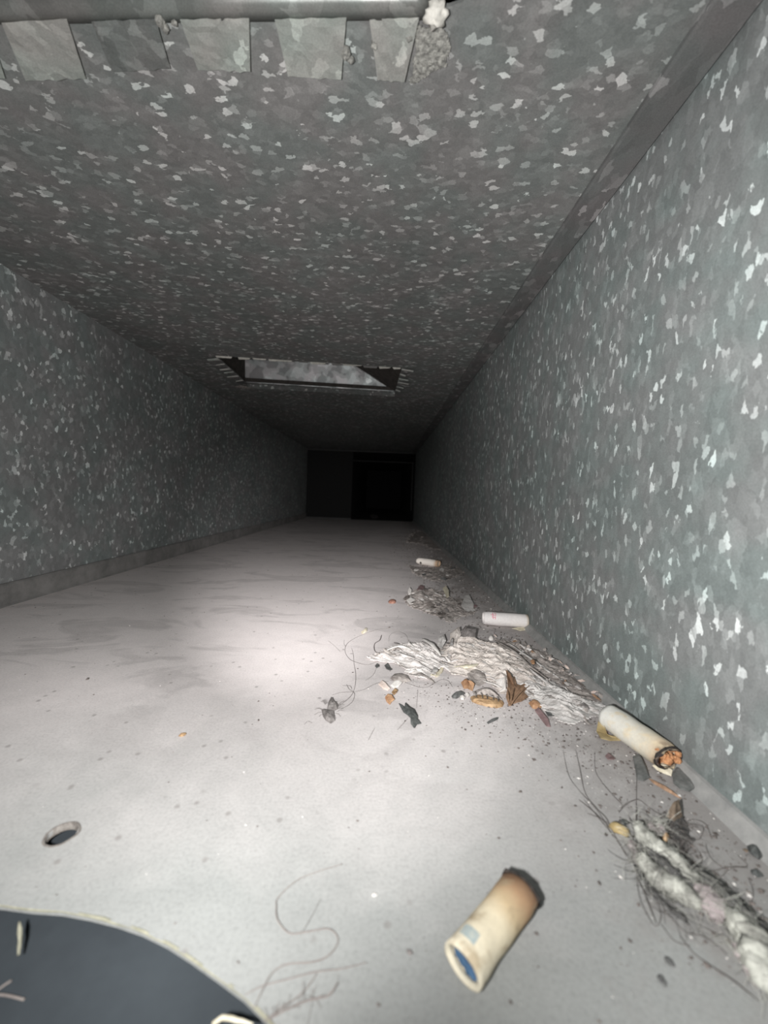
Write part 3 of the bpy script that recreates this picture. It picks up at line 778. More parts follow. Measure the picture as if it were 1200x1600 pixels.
# ------------------------------------------------------------------ crumbly heaps further in
def heap(name, label, pts, hmax, seed, nfl, mats, size, res=.0010):
    poly = fl(pts); c = mid(poly)
    t = thing(name, label, 'debris', c)
    def h(x, y, d):
        q = min(1, d / .008)
        return .0003 + hmax * q * (.5 + .9 * noise.noise(Vector((x * 160, y * 160, seed)))) + .0006 * noise.noise(Vector((x * 600, y * 600, seed)))
    obj('crumb_bed', patch(poly, h, res, .0004, 1.2, seed), M['litter'], t)
    rr = random.Random(seed); xs = [p[0] for p in poly]; ys = [p[1] for p in poly]; k = 0
    while k < nfl:
        x, y = rr.uniform(min(xs), max(xs)), rr.uniform(min(ys), max(ys))
        if not inside(x, y, poly): continue
        s_ = rr.uniform(*size); pl = blobpoly(x, y, s_, s_ * rr.uniform(.4, .9), 7, rr, rr.random() * 3)
        d = edge_dist(x, y, poly); z = max(.0002, h(x, y, d))
        ti = rr.uniform(0, 6.28); am = s_ * rr.uniform(.2, .7)
        obj('chip', flake(pl, lambda s, a, x, y: am * (.6 + .6 * s * math.sin(a + ti)), .0003, 2, z * .8), M[rr.choice(mats)], t); k += 1
    return t
Z7 = lambda p: ZM(600, 840, 4, p)
heap('debris_heap', 'crumbly heap of grey and white chips left of the pink-printed cigarette filter', Z7([(130, 400), (150, 345), (230, 325), (330, 330), (400, 345), (420, 385), (520, 395), (565, 440), (560, 480), (470, 500), (420, 535), (340, 500), (230, 455), (160, 430)]), .0030, 41, 70, ('litter', 'lint_grey', 'paper_grey', 'white_chip', 'dark_grain', 'paper', 'purple_leaf', 'litter'), (.0010, .0030))
heap('debris_heap', 'dark crumbly dirt under and around the farthest cigarette butt', Z7([(160, 175), (200, 185), (300, 190), (400, 170), (430, 190), (520, 210), (430, 250), (380, 275), (300, 270), (220, 240), (170, 210)]), .0012, 43, 36, ('dark_grain', 'litter', 'lint_grey', 'dark_flake', 'litter', 'white_chip'), (.0010, .0030), .0016)
heap('debris_heap', 'far dim line of dirt along the foot of the right wall', ZM(420, 660, 4, [(900, 690), (960, 680), (1020, 710), (1080, 760), (1100, 800), (1020, 790), (940, 755), (860, 750)]), .0007, 47, 26, ('dark_grain', 'litter', 'lint_grey', 'dark_grain', 'litter'), (.0012, .0035), .004)

def chip(name, label, cat, pts, mat, hf=None, th=.0003, rings=4, group=None, z0=.00005, smooth=False):
    poly = fl(pts); c = mid(poly)
    if hf is None: hf = lambda s, a, x, y: .0003 + .0005 * s * (1 + math.sin(a * 2)) / 2
    return tag(obj(name, flake(poly, hf, th, rings, z0), M[mat], loc=c, smooth=smooth), label, cat, group)
# larger scraps in and about the heaps
chip('white_flake', 'small white flake standing at the far left of the crumbly heap', 'flake', Z7([(148, 352), (158, 335), (172, 350), (166, 364), (152, 364)]), 'white_chip', lambda s, a, x, y: .0018 + .0012 * s * math.sin(a))
chip('white_flake', 'broad pale flake at the near left edge of the crumbly heap', 'flake', Z7([(140, 405), (165, 395), (195, 405), (190, 422), (160, 425)]), 'white_chip', lambda s, a, x, y: .0014 + .0008 * s * math.sin(a))
chip('paper_flake', 'grey-brown flake tilted up at the right end of the crumbly heap', 'flake', Z7([(480, 450), (505, 400), (530, 395), (560, 440), (558, 470), (510, 470)]), 'paper_grey', lambda s, a, x, y: .0024 + .0018 * s * math.sin(a))
chip('husk_curl', 'buff curl of husk sticking up in the middle of the crumbly heap', 'husk', Z7([(365, 345), (385, 338), (402, 370), (405, 400), (390, 395), (380, 370)]), 'cream', lambda s, a, x, y: .0032 + .0015 * s * math.sin(a))
chip('dark_scrap', 'dark purplish scrap at the top of the crumbly heap', 'scrap', Z7([(205, 340), (225, 318), (250, 322), (255, 345), (230, 358)]), 'purple_leaf', lambda s, a, x, y: .0018 + .0008 * s * math.sin(a))
chip('white_flake', 'white flake just below the farthest cigarette butt', 'flake', Z7([(345, 205), (362, 198), (376, 208), (370, 218), (350, 216)]), 'white_chip', lambda s, a, x, y: .0010 + .0008 * s * math.sin(a))
chip('white_flake', 'pale scrap far away at the foot of the dark end panel', 'flake', ZM(420, 660, 4, [(630, 585), (650, 578), (680, 585), (684, 598), (650, 602)]), 'lint_grey', lambda s, a, x, y: .001 + .002 * s * math.sin(a))
chip('pale_stone', 'rounded pale grey bit lying behind the paper mat', 'pebble', Z7([(650, 632), (662, 622), (680, 626), (686, 638), (676, 646), (656, 644)]), 'white_chip', lambda s, a, x, y: .0014 * (1 - s * s), .0004, 4, smooth=True)
chip('husk_sliver', 'tan sliver of husk tucked below the pink-printed cigarette filter', 'husk', Z7([(800, 574), (840, 572), (890, 572), (912, 562), (905, 580), (850, 586)]), 'cream', lambda s, a, x, y: .0005 + .0004 * s * math.sin(a))
chip('cream_fragment', 'cream broken fragment leaning against the right wall behind the paper mat', 'fragment', Z7([(1036, 676), (1060, 664), (1078, 672), (1094, 694), (1090, 708), (1064, 702)]), 'cream', lambda s, a, x, y: .0012 + .0016 * s * (1 + math.sin(a)) * .7, .0006)
chip('red_pellet', 'small red-brown pellet left of the crumbly heap', 'pellet', Z7([(26, 402), (38, 394), (60, 393), (76, 400), (72, 411), (50, 414), (32, 411)]), 'red_pellet', lambda s, a, x, y: .0014 * math.sqrt(max(0, 1 - s * s)), .0002, 5, smooth=True)
chip('cream_bit', 'tiny cream bit lying on the long hair left of the paper mat', 'crumb', ZM(460, 960, 4.615, [(480, 134), (492, 122), (506, 118), (512, 102), (526, 106), (524, 126), (510, 138), (490, 146)]), 'cream', lambda s, a, x, y: .0009 * (1 - s * .7))
Z5 = lambda p: ZM(460, 960, 4.615, p)
lb = thing('lint_blob', 'grey fuzzy lint blob at the left end of the hair', 'lint', mid(fl(Z5([(250, 700)]))))
for k, pp in enumerate(([(245, 640), (265, 600), (285, 625), (318, 662), (310, 690), (270, 705), (235, 690)], [(195, 690), (240, 692), (285, 705), (295, 770), (262, 792), (225, 770), (205, 735)])):
    poly = fl(Z5(pp)); obj('lint_lump', flake(poly, lambda s, a, x, y: .0009 * (1 - s * s) + .0009 * abs(noise.noise(Vector((x * 700, y * 700, k)))), .0002, 8), M['lint_grey'], lb)
bm = bmesh.new(); rr = random.Random(8); c = mid(fl(Z5([(255, 700)])))
for k in range(22):
    a = rr.random() * 6.28; p = c + Vector((math.cos(a) * .0025, math.sin(a) * .004, .0008)); q = p + Vector((math.cos(a) * rr.uniform(.001, .003), math.sin(a) * rr.uniform(.001, .003), rr.uniform(-.0005, .0008)))
    tube(bm, [p, (p + q) / 2 + Vector((0, 0, .0003)), q], .00004, 3)
obj('fuzz', bm, M['hair'], lb)['kind'] = 'stuff'
chip('black_scrap', 'charcoal moth-shaped scrap with a forked tail on open floor', 'scrap', Z5([(752, 652), (775, 680), (792, 690), (798, 658), (830, 690), (862, 705), (888, 750), (888, 785), (912, 800), (880, 812), (862, 842), (838, 812), (842, 775), (815, 745), (785, 720)]), 'black_flake', lambda s, a, x, y: .0010 * (1 - s) + .0003 + .0006 * s * abs(math.sin(a)), .0004)
chip('orange_flake', 'small orange flake left of the paper mat', 'flake', Z5([(652, 612), (672, 596), (700, 604), (722, 632), (702, 640), (688, 656), (664, 636)]), 'orange', lambda s, a, x, y: .0006 + .0005 * s * math.sin(a))
chip('white_sliver', 'white pointed sliver under the left end of the paper mat', 'sliver', Z5([(605, 515), (630, 495), (655, 512), (690, 545), (675, 552), (640, 540)]), 'pinkish', lambda s, a, x, y: .0005 + .0005 * s * math.sin(a))
chip('white_sliver', 'second white sliver, nearer the paper mat than the pointed one', 'sliver', Z5([(690, 528), (720, 505), (755, 498), (775, 508), (750, 530), (715, 540)]), 'white_chip', lambda s, a, x, y: .0007 + .0005 * s * math.sin(a))
chip('husk_sliver', 'olive-buff husk sliver just behind the small orange flake', 'husk', Z5([(700, 575), (725, 548), (748, 555), (735, 582), (715, 592)]), 'amber')
chip('lint_scrap', 'grey-brown lint scrap touching the lower left edge of the paper mat', 'lint', Z5([(690, 470), (720, 440), (770, 438), (820, 455), (840, 490), (780, 500), (730, 500)]), 'litter', lambda s, a, x, y: .0010 * (1 - s * s) + .0004)
chip('dark_scrap', 'left one of two dark specks below the left tip of the paper mat', 'scrap', Z5([(580, 385), (595, 368), (612, 372), (610, 392), (592, 396)]), 'dark_flake')
chip('dark_scrap', 'right one of two dark specks below the left tip of the paper mat', 'scrap', Z5([(648, 380), (672, 366), (692, 392), (705, 408), (688, 420), (664, 402)]), 'dark_flake')
# loop of dark twig at the mat's left tip
bm = bmesh.new()
tube(bm, spline([P(a, b, .0004 + .0004 * (i % 2)) for i, (a, b) in enumerate(Z5([(628, 150), (615, 185), (580, 210), (575, 250), (590, 272), (630, 275), (665, 262)]))], 6), lambda q: .00013 * (1.2 - .6 * q), 5)
tag(obj('dark_twig', bm, M['hair'], loc=mid(fl(Z5([(600, 220)]))), smooth=True), 'dark bent thread of twig at the left tip of the paper mat', 'twig')

# husks and leaf at the near side of the mat
Z6 = lambda p: ZM(680, 1020, 4.286, p)
poly = fl(Z6([(235, 300), (270, 292), (320, 300), (380, 312), (430, 325), (462, 340), (452, 362), (410, 372), (350, 362), (290, 350), (245, 330)]))
sh = thing('seed_husk', 'long amber seed husk with dark ribs below the paper mat', 'husk', mid(poly))
obj('shell', flake(poly, lambda s, a, x, y: .0013 * math.sqrt(max(0, 1 - s * s)) + .0004 * noise.noise(Vector((x * 700, y * 900, 3))), .0003, 8), M['amber'], sh)
for k in range(5):
    a = P(*Z6([(262 + k * 38, 262 + k * 9)])[0], .0010); b = P(*Z6([(275 + k * 37 + 6 * (k % 2), 296 + k * 7)])[0], .0020)
    bm = bmesh.new(); tube(bm, spline([a, (a + b) / 2 + Vector((0, 0, .0008)), b], 5), .00011, 5); obj('rib', bm, M['dark_flake'], sh)
poly2 = fl(Z6([(250, 270), (300, 255), (360, 262), (420, 290), (455, 330), (400, 312), (320, 300), (260, 296)]))
obj('inner_membrane', flake(poly2, lambda s, a, x, y: .0022 * (1 - s * s) + .0003, .0002, 4), M['litter'], sh)
poly = fl(Z6([(470, 345), (482, 300), (476, 250), (468, 205), (500, 238), (512, 252), (525, 215), (545, 245), (575, 240), (638, 212), (612, 265), (596, 290), (622, 318), (575, 350), (520, 366), (488, 364)]))
lf = thing('dried_leaf', 'curled brown dried leaf with pointed lobes, in front of the paper mat', 'leaf', mid(poly))
obj('blade', flake(poly, lambda s, a, x, y: .0012 + .0042 * s * s * max(0, math.sin(a * .98 + .3)) + .0010 * (1 - s), .0003, 5), M['brown_leaf'], lf)
for (q0, q1) in (((500, 350), (632, 220)), ((495, 350), (478, 225)), ((500, 352), (532, 235))):
    bm = bmesh.new(); a = P(*Z6([q0])[0], .0026); b = P(*Z6([q1])[0], .0030); tube(bm, spline([a, (a + b) / 2 + Vector((0, 0, .0010)), b], 4), lambda q: .0003 * (1.2 - q), 5); obj('vein', bm, M['brown_leaf'], lf)
chip('orange_husk', 'crumpled orange husk just above the long amber seed husk', 'husk', Z6([(172, 215), (195, 200), (225, 210), (262, 240), (250, 258), (215, 268), (190, 250)]), 'orange', lambda s, a, x, y: .0016 * (1 - s * s) + .0008 * math.sin(a * 3) * s + .0008)
chip('orange_husk', 'orange husk crumb right of the dried leaf', 'husk', Z6([(625, 345), (650, 325), (690, 340), (715, 370), (690, 388), (650, 380)]), 'orange', lambda s, a, x, y: .0013 * (1 - s * s) + .0003)
chip('orange_husk', 'tiny orange fleck lying on top of the paper mat', 'husk', Z6([(632, 130), (648, 116), (664, 128), (662, 150), (644, 152)]), 'orange', lambda s, a, x, y: .0045 + .0006 * (1 - s), .0003)
chip('leaf_scrap', 'dull purple pointed leaf scrap lying below the paper mat', 'leaf', Z6([(665, 400), (690, 390), (720, 430), (755, 465), (772, 505), (745, 495), (710, 450)]), 'purple_leaf', lambda s, a, x, y: .0006 + .0007 * s * math.sin(a))
chip('dark_scrap', 'dark ragged scrap under the right half of the paper mat', 'scrap', Z6([(735, 405), (770, 415), (805, 432), (790, 442), (755, 436)]), 'dark_flake')
chip('twig_bit', 'short dark twig lying below the long amber seed husk', 'twig', Z6([(345, 470), (385, 450), (425, 435), (420, 448), (385, 465), (355, 478)]), 'dark_flake', lambda s, a, x, y: .0006 * (1 - s))
chip('black_curl', 'black curled husk at the left end of the amber husk', 'husk', Z6([(108, 300), (125, 285), (150, 290), (180, 270), (200, 280), (170, 300), (140, 315), (118, 312)]), 'dark_flake', lambda s, a, x, y: .0012 * (1 - s * s) + .0003)
for k, (pp, lb_) in enumerate([([(165, 300), (185, 292), (200, 308), (190, 325), (170, 322)], 'white chip left of the long amber seed husk'), ([(200, 285), (215, 278), (230, 295), (218, 308)], 'smaller white chip touching the amber seed husk')]):
    chip('white_chip', lb_, 'chip', Z6(pp), 'white_chip', lambda s, a, x, y: .0010 * (1 - s * .6))
chip('pale_flake', 'pale flat flake pressed against the right wall above the white butt', 'flake', Z6([(930, 130), (960, 128), (992, 150), (985, 168), (955, 158)]), 'white_chip', lambda s, a, x, y: .0008 + .0006 * s * math.sin(a))

# by the wall butt
Z8 = lambda p: ZM(900, 1080, 5.714, p)
poly = fl(Z8([(180, 395), (200, 325), (225, 335), (240, 375), (275, 425), (330, 450), (440, 462), (400, 482), (300, 478), (220, 455)]))
chip('yellow_husk', 'curved translucent yellow husk beside the white cigarette butt', 'husk', Z8([(180, 395), (198, 318), (225, 330), (240, 375), (275, 425), (330, 450), (440, 458), (420, 478), (300, 480), (220, 458)]), 'yellow_husk', lambda s, a, x, y: .0006 + .0022 * s * (1 if 0.2 < a < 2.4 else .25), .0003, 5)
chip('slate_flake', 'long dark grey flake below the middle of the white cigarette butt', 'flake', Z8([(505, 612), (560, 595), (585, 640), (620, 710), (652, 800), (600, 818), (540, 800), (530, 720)]), 'slate_flake', lambda s, a, x, y: .0006 + .0004 * s * math.sin(a), .0006)
chip('slate_flake', 'broad dark grey flake at the burnt end of the white cigarette butt', 'flake', Z8([(855, 770), (900, 720), (980, 735), (1020, 800), (1055, 900), (1010, 915), (930, 885), (870, 840)]), 'slate_flake', lambda s, a, x, y: .0008 + .0006 * s * math.sin(a), .0007)
chip('purple_flake', 'dull purple oval flake left of the long dark grey flake', 'flake', Z8([(258, 600), (285, 580), (325, 592), (350, 625), (325, 640), (285, 625)]), 'purple_leaf')
chip('yellow_sliver', 'bright yellowish sliver under the burnt end of the white cigarette butt', 'sliver', Z8([(680, 690), (740, 692), (800, 710), (860, 745), (850, 775), (790, 740), (730, 720)]), 'cream', lambda s, a, x, y: .0007 + .0007 * s * math.sin(a))
chip('brown_stem', 'thin brown stem lying under the broad dark grey flake', 'stem', Z8([(650, 785), (700, 812), (800, 870), (900, 930), (940, 965), (880, 935), (780, 880), (690, 825)]), 'brown_leaf', lambda s, a, x, y: .0005 * (1 - s))
chip('purple_flake', 'dull purple leaf bit between yellow husk and white cigarette butt', 'flake', Z8([(255, 355), (300, 345), (345, 365), (330, 395), (285, 385)]), 'purple_leaf')
Z9 = lambda p: ZM(880, 1250, 3.75, p)
chip('dark_flake', 'larger of two black flakes by the lip of the right wall', 'flake', Z9([(1075, 285), (1100, 278), (1150, 310), (1168, 345), (1145, 360), (1095, 325)]), 'black_flake', lambda s, a, x, y: .0010 * (1 - s) + .0003, .0005)
chip('dark_flake', 'smaller and nearer of two black flakes by the lip of the right wall', 'flake', Z9([(1095, 425), (1125, 422), (1172, 460), (1140, 465), (1105, 445)]), 'black_flake', lambda s, a, x, y: .0006 * (1 - s) + .0003)
chip('yellow_grub', 'yellow husk crumb with a tail at the left end of the white lint cord', 'husk', Z9([(262, 158), (285, 145), (315, 165), (345, 185), (385, 195), (395, 212), (370, 222), (335, 205), (295, 190)]), 'yellow_husk', lambda s, a, x, y: .0013 * math.sqrt(max(0, 1 - s * s)), .0003, 5, smooth=True)
chip('dark_scrap', 'black sliver stuck to the yellow husk crumb', 'scrap', Z9([(325, 165), (350, 172), (378, 192), (360, 200), (340, 186)]), 'black_flake', lambda s, a, x, y: .0016 + .0003 * s)

# ------------------------------------------------------------------ white lint cord with dark lint, near right
cord = thing('twisted_lint', 'frayed twisted cord of white fluff with dark edges, lower right corner', 'lint', mid(fl(Z9([(700, 600)]))))
def strand(name, pts, r, mat, seed, h=.002, n=9, jit=.45, hs=None):
    c = spline([P(a, b, 0) + Vector((0, 0, (hs[i] if hs else h))) for i, (a, b) in enumerate(Z9(pts))], 8)
    bm = bmesh.new(); tube(bm, c, lambda q: r * (.35 + .75 * math.sin(math.pi * (.08 + .84 * q))) , n, True, jit, seed)
    for v in bm.verts:
        v.co += Vector((noise.noise(v.co * 900), noise.noise(v.co * 900 + Vector((5, 0, 0))), noise.noise(v.co * 900 + Vector((0, 9, 0))))) * .0006
        v.co.z = max(v.co.z, .0001)
    return obj(name, bm, M[mat], cord, smooth=True), c
allc = []
for a in (('lint_strand', [(435, 240), (470, 300), (560, 385), (680, 480), (775, 565)], .0017, 'cotton', 1, .0030),
          ('lint_strand', [(445, 390), (510, 480), (580, 540), (680, 600), (800, 690)], .0018, 'cotton', 2, .0022),
          ('lint_strand', [(400, 290), (430, 370), (500, 470)], .0009, 'cotton_dirty', 3, .0014),
          ('lint_strand', [(760, 580), (830, 640), (880, 700), (940, 750)], .0019, 'cotton_dirty', 4, .0022),
          ('lint_strand', [(960, 750), (1040, 840), (1110, 940), (1150, 1060), (1195, 1190)], .0022, 'cotton', 5, .0026),
          ('lint_strand', [(1010, 900), (1060, 980), (1120, 1060), (1180, 1150)], .0012, 'cotton_dirty', 6, .0014),
          ('lint_strand', [(480, 230), (540, 215), (585, 205)], .0010, 'cotton_dirty', 12, .0016),
          ('dark_strand', [(640, 400), (760, 480), (900, 600), (1050, 720), (1220, 880)], .0019, 'dark_lint', 7, .0012),
          ('dark_strand', [(425, 410), (500, 540), (590, 640), (720, 745)], .0004, 'dark_lint', 8, .0008),  # dark strand standing in for shade on the cord's left side
          ('dark_strand', [(480, 380), (560, 450), (660, 540), (760, 610)], .0007, 'dark_lint', 9, .0030),
          ('dark_strand', [(1130, 860), (1180, 980), (1215, 1090)], .0013, 'dark_lint', 10, .0012)):
    o, c = strand(a[0], a[1], a[2], a[3], a[4], a[5]); allc.append((c, a[2], a[3]))
rr = random.Random(21)
for nm, mats_ in (('white_fibres', ('cotton', 'cotton_dirty')), ('dark_fibres', ('dark_lint',))):
    bm = bmesh.new()
    for c, r, mm in allc:
        if mm not in mats_: continue
        for k in range(90 if nm == 'white_fibres' else 70):
            i = rr.randrange(len(c) - 1); p = c[i] + Vector((rr.gauss(0, r * .6), rr.gauss(0, r * .6), abs(rr.gauss(0, r * .5))))
            tdir = (c[i+1] - c[i]).normalized(); d = (tdir * rr.uniform(-1, 1.4) + Vector((rr.gauss(0, .55), rr.gauss(0, .55), rr.gauss(0, .35)))).normalized() * rr.uniform(.002, .0055)
            q = p + d; q.z = max(.0002, q.z); p.z = max(.0002, p.z); mm_ = (p + q) / 2 + Vector((rr.gauss(0, .0006), rr.gauss(0, .0006), .0004))
            tube(bm, spline([p, mm_, q], 3), .00003, 3, False)
    obj(nm, bm, M['cotton' if nm == 'white_fibres' else 'dark_lint'], cord)['kind'] = 'stuff'

# dark tuft of lint behind the cord
pp = [(590, 170), (620, 95), (670, 75), (700, 150), (740, 230), (790, 265), (730, 275), (700, 300), (690, 370), (640, 400), (600, 350), (560, 300), (570, 220)]
bm, poly = sheet(Z9(pp), .0024, 61, .0006, .0009, .004)
tuft = thing('lint_tuft', 'dark matted lint tuft behind the white lint cord', 'lint', mid(poly))
obj('matted_lint', bm, M['dark_lint'], tuft)
poly = fl(Z9([(600, 130), (640, 85), (680, 70), (695, 130), (650, 165)]))
o = obj('brown_lint', flake(poly, lambda s, a, x, y: .0026 * (1 - s * s) + .0008 * noise.noise(Vector((x * 700, y * 700, 1))) + .0012, .0004, 5), M['brown_tuft'], tuft); o['label'] = 'brown lint'
poly = fl(Z9([(575, 300), (600, 288), (615, 310), (600, 332), (580, 325)]))
o = obj('husk_crumb', flake(poly, lambda s, a, x, y: .0030 + .0008 * (1 - s * s), .0004, 4), M['amber'], tuft); o['label'] = 'orange-brown husk crumb'
bm = bmesh.new(); rr = random.Random(31)
for k in range(150):
    a = P(*Z9([(rr.uniform(570, 720), rr.uniform(90, 380))])[0], rr.uniform(.0005, .0028)); d = Vector((rr.gauss(0, 1), rr.gauss(0, 1), rr.gauss(0, .3))).normalized() * rr.uniform(.002, .005)
    q = a + d; q.z = max(.0002, q.z); tube(bm, spline([a, (a + q) / 2 + Vector((rr.gauss(0, .0006), rr.gauss(0, .0006), .0005)), q], 3), .00003, 3, False)
obj('fuzz', bm, M['hair'], tuft)['kind'] = 'stuff'

# ------------------------------------------------------------------ hairs
def hair_bm(pts, r=.00007, h=.0003, n=8, wav=.0004, seed=0):
    r *= .6; h *= .5; wav *= .6
    c = spline([P(a, b, 0) + Vector((0, 0, h + wav * (1 + math.sin(i * 2.1 + seed)) / 2)) for i, (a, b) in enumerate(pts)], n)
    bm = bmesh.new(); tube(bm, c, lambda q: r * (1 - .5 * abs(2 * q - 1) ** 4), 5, True); return bm, c
def hair(label, pts, r=.00007, mat='hair', seed=0, name='hair'):
    bm, c = hair_bm(pts, r, .0003, 8, .0004, seed)
    return tag(obj(name, bm, M[mat], loc=(c[len(c)//2].x, c[len(c)//2].y, 0), smooth=True), label, 'hair')
ZB = lambda p: ZM(0, 1400, 2.143, p)
hair('long looping hair on the open floor beside the round cut-out', [(535, 1352), (470, 1375), (436, 1402)] + ZB([(925, 40), (930, 90), (970, 128), (1030, 125), (1100, 118), (1132, 150), (1105, 200), (1050, 228), (960, 232), (910, 265), (880, 320), (850, 380)]), .00017, 'hair_soft')
hair('straight hair running right from the rim of the round cut-out', ZB([(820, 340), (880, 305), (960, 285), (1060, 262), (1140, 248), (1230, 228)]), .00015, 'hair_soft', 2)
hair('hair lying across the straight one toward the bottom edge', ZB([(1062, 265), (1010, 330), (940, 385), (880, 430)]), .00015, 'hair_soft', 3)
hair('faint stretched hair above the long loop', ZB([(1075, 10), (1045, 70), (1005, 140)]), .00005, 'hair_soft', 4)
ft = thing('fuzz_strand', 'grey fuzzy thread near the bottom edge right of the round cut-out', 'fuzz', mid(fl(ZB([(1040, 360)]))))
bm, c = hair_bm(ZB([(900, 420), (960, 390), (1030, 355), (1100, 340), (1130, 300)]), .00022, .0004); obj('thread', bm, M['hair_soft'], ft, smooth=True)
bm = bmesh.new(); rr = random.Random(4)
for k in range(24):
    i = rr.randrange(len(c)); p = c[i]; q = p + Vector((rr.gauss(0, .0012), rr.gauss(0, .0012), rr.uniform(-.0002, .0010))); q.z = max(.0002, q.z); tube(bm, [p, (p + q) / 2, q], .00003, 3, False)
obj('fuzz', bm, M['hair_soft'], ft)['kind'] = 'stuff'
# tangle around the left end of the mat
tg = thing('hair_tangle', 'tangle of long dark hair looping left of the paper mat', 'hair', mid(fl(Z5([(430, 450)]))))
for k, pp in enumerate([[(690, 105), (600, 115), (500, 145), (420, 185), (375, 225), (365, 270), (395, 325), (450, 355), (530, 365), (600, 345), (680, 335), (760, 370), (830, 410), (930, 432), (1010, 432)],
                        [(412, 250), (425, 300), (430, 360), (440, 430), (440, 500), (425, 560), (400, 605), (350, 645), (315, 660)],
                        [(275, 590), (330, 568), (390, 565), (430, 575), (425, 620), (390, 660), (330, 695)],
                        [(425, 565), (500, 545), (570, 515), (620, 495), (680, 485)],
                        [(425, 560), (395, 545), (375, 515)], [(415, 545), (400, 525), (345, 520)],
                        [(685, 480), (760, 490), (830, 505), (900, 530), (960, 532), (1010, 500), (1060, 475), (1110, 490), (1140, 530)],
                        [(690, 275), (740, 320), (800, 385), (850, 420)], [(510, 485), (545, 460), (575, 430), (590, 390)],
                        [(680, 200), (690, 150), (740, 130), (800, 150), (825, 200)], [(360, 185), (358, 215), (368, 240)],
                        [(900, 290), (980, 315), (1040, 345), (1060, 370)], [(890, 545), (885, 600), (880, 680)], [(815, 760), (780, 800), (740, 840)],
                        [(1085, 180), (1090, 140), (1130, 115), (1190, 110)], [(240, 195), (290, 230), (330, 275)], [(265, 130), (320, 122), (365, 115)], [(580, 820), (555, 870), (530, 920)], [(70, 800), (95, 782), (128, 790)]]):
    bm, c = hair_bm(Z5(pp), .00009 if k < 8 else .00006, .0003, 6, .0006, k)
    obj('strand', bm, M['hair'] if k < 12 else M['hair_soft'], tg, smooth=True)
# tangle around the lint cord
tg = thing('hair_tangle', 'tangle of dark hair around the lint cord beside the right wall', 'hair', mid(fl(Z9([(500, 200)]))))
ZC = lambda p: ZM(850, 1050, 3.43, p)
for k, pp in enumerate([ZC([(170, 430), (190, 530), (220, 650), (280, 740), (330, 800), (380, 880), (440, 1000)]), ZC([(100, 430), (130, 560), (190, 640), (250, 720), (310, 790), (370, 890)]), ZC([(270, 440), (275, 530), (310, 600), (370, 680), (420, 720), (400, 760)]),
                        ZC([(495, 580), (495, 700), (490, 850), (480, 900)]), ZC([(400, 760), (440, 720), (500, 700), (550, 720), (600, 760), (660, 800)]), ZC([(230, 760), (300, 800), (350, 830)]), ZC([(460, 790), (500, 860), (540, 810), (560, 820)]),
                        Z9([(380, 100), (400, 160), (430, 230)]), Z9([(430, 60), (430, 150), (425, 240)]), Z9([(480, 130), (440, 170), (425, 220)]), Z9([(330, 60), (380, 20), (440, 10)]),
                        Z9([(720, 150), (780, 160), (820, 180), (800, 230), (760, 250)]), Z9([(800, 320), (810, 380), (760, 410), (700, 400), (690, 330), (730, 300)]), Z9([(1080, 470), (1110, 560), (1090, 650), (1050, 700)]),
                        Z9([(1080, 420), (980, 410), (900, 500), (900, 560)]), Z9([(690, 380), (780, 430), (880, 430), (980, 410), (1080, 390), (1020, 340)]), Z9([(700, 150), (760, 120), (830, 160), (870, 240)]),
                        Z9([(430, 450), (440, 560), (470, 660), (540, 745), (570, 700), (550, 620), (510, 540)]), Z9([(445, 470), (500, 640), (545, 740)]), Z9([(420, 420), (450, 520), (520, 590)]),
                        Z9([(550, 600), (620, 690), (720, 780), (830, 830), (960, 920)]), Z9([(680, 820), (760, 900), (880, 1000), (1000, 1090), (1150, 1190)]), Z9([(570, 740), (650, 830), (740, 880)]), Z9([(120, 0), (200, 110), (300, 240), (400, 370)]), Z9([(90, 0), (180, 90), (290, 190)]),
                        Z9([(760, 480), (860, 560), (1000, 700), (1120, 800)]), Z9([(830, 270), (860, 350), (960, 420)])]):
    bm, c = hair_bm(pp, .00008 if k % 3 else .00011, .0003, 6, .0010, k)
    obj('strand', bm, M['hair'], tg, smooth=True)
# hairs hanging at the cut-out's rim
bm = bmesh.new()
a, b, c_ = P(30, 1440, .0003), P(31, 1460, -.0002), P(29, 1492, -.0012)
tube(bm, spline([a, b, c_], 6), lambda q: .0001 + .0002 * math.sin(math.pi * min(1, q * 1.1) * .9), 7, True, .6, 2)
tag(obj('lint_wisp', bm, M['rim'], loc=(a.x, a.y, 0), smooth=True), 'yellowish lint wisp hanging over the edge of the round cut-out', 'lint')
bm = bmesh.new()
tube(bm, spline([P(395, 1600, .0003), P(370, 1594, .0002), P(348, 1590, .0), P(332, 1602, -.0004)], 6), lambda q: .0001 + .0005 * q * (1.2 - q), 7, True, .5, 5)
tag(obj('cream_sliver', bm, M['cream'], loc=P(365, 1592), smooth=True), 'cream husk sliver poking over the round cut-out at the bottom edge', 'husk')
for (a, b, lb_) in (((-45, 1560), (38, 1562), 'level pale thread lying on the dark panel below the round cut-out'), ((-40, 1580), (18, 1532), 'slanting pale thread lying on the dark panel below the round cut-out')):
    bm = bmesh.new(); p, q = P(*a, -.0037), P(*b, -.0037); tube(bm, spline([p, (p + q) / 2 + Vector((0, .0004, .0001)), q], 5), .00016, 5)
    tag(obj('pale_thread', bm, M['hair_soft'], loc=(p + q) / 2, smooth=True), lb_, 'thread')

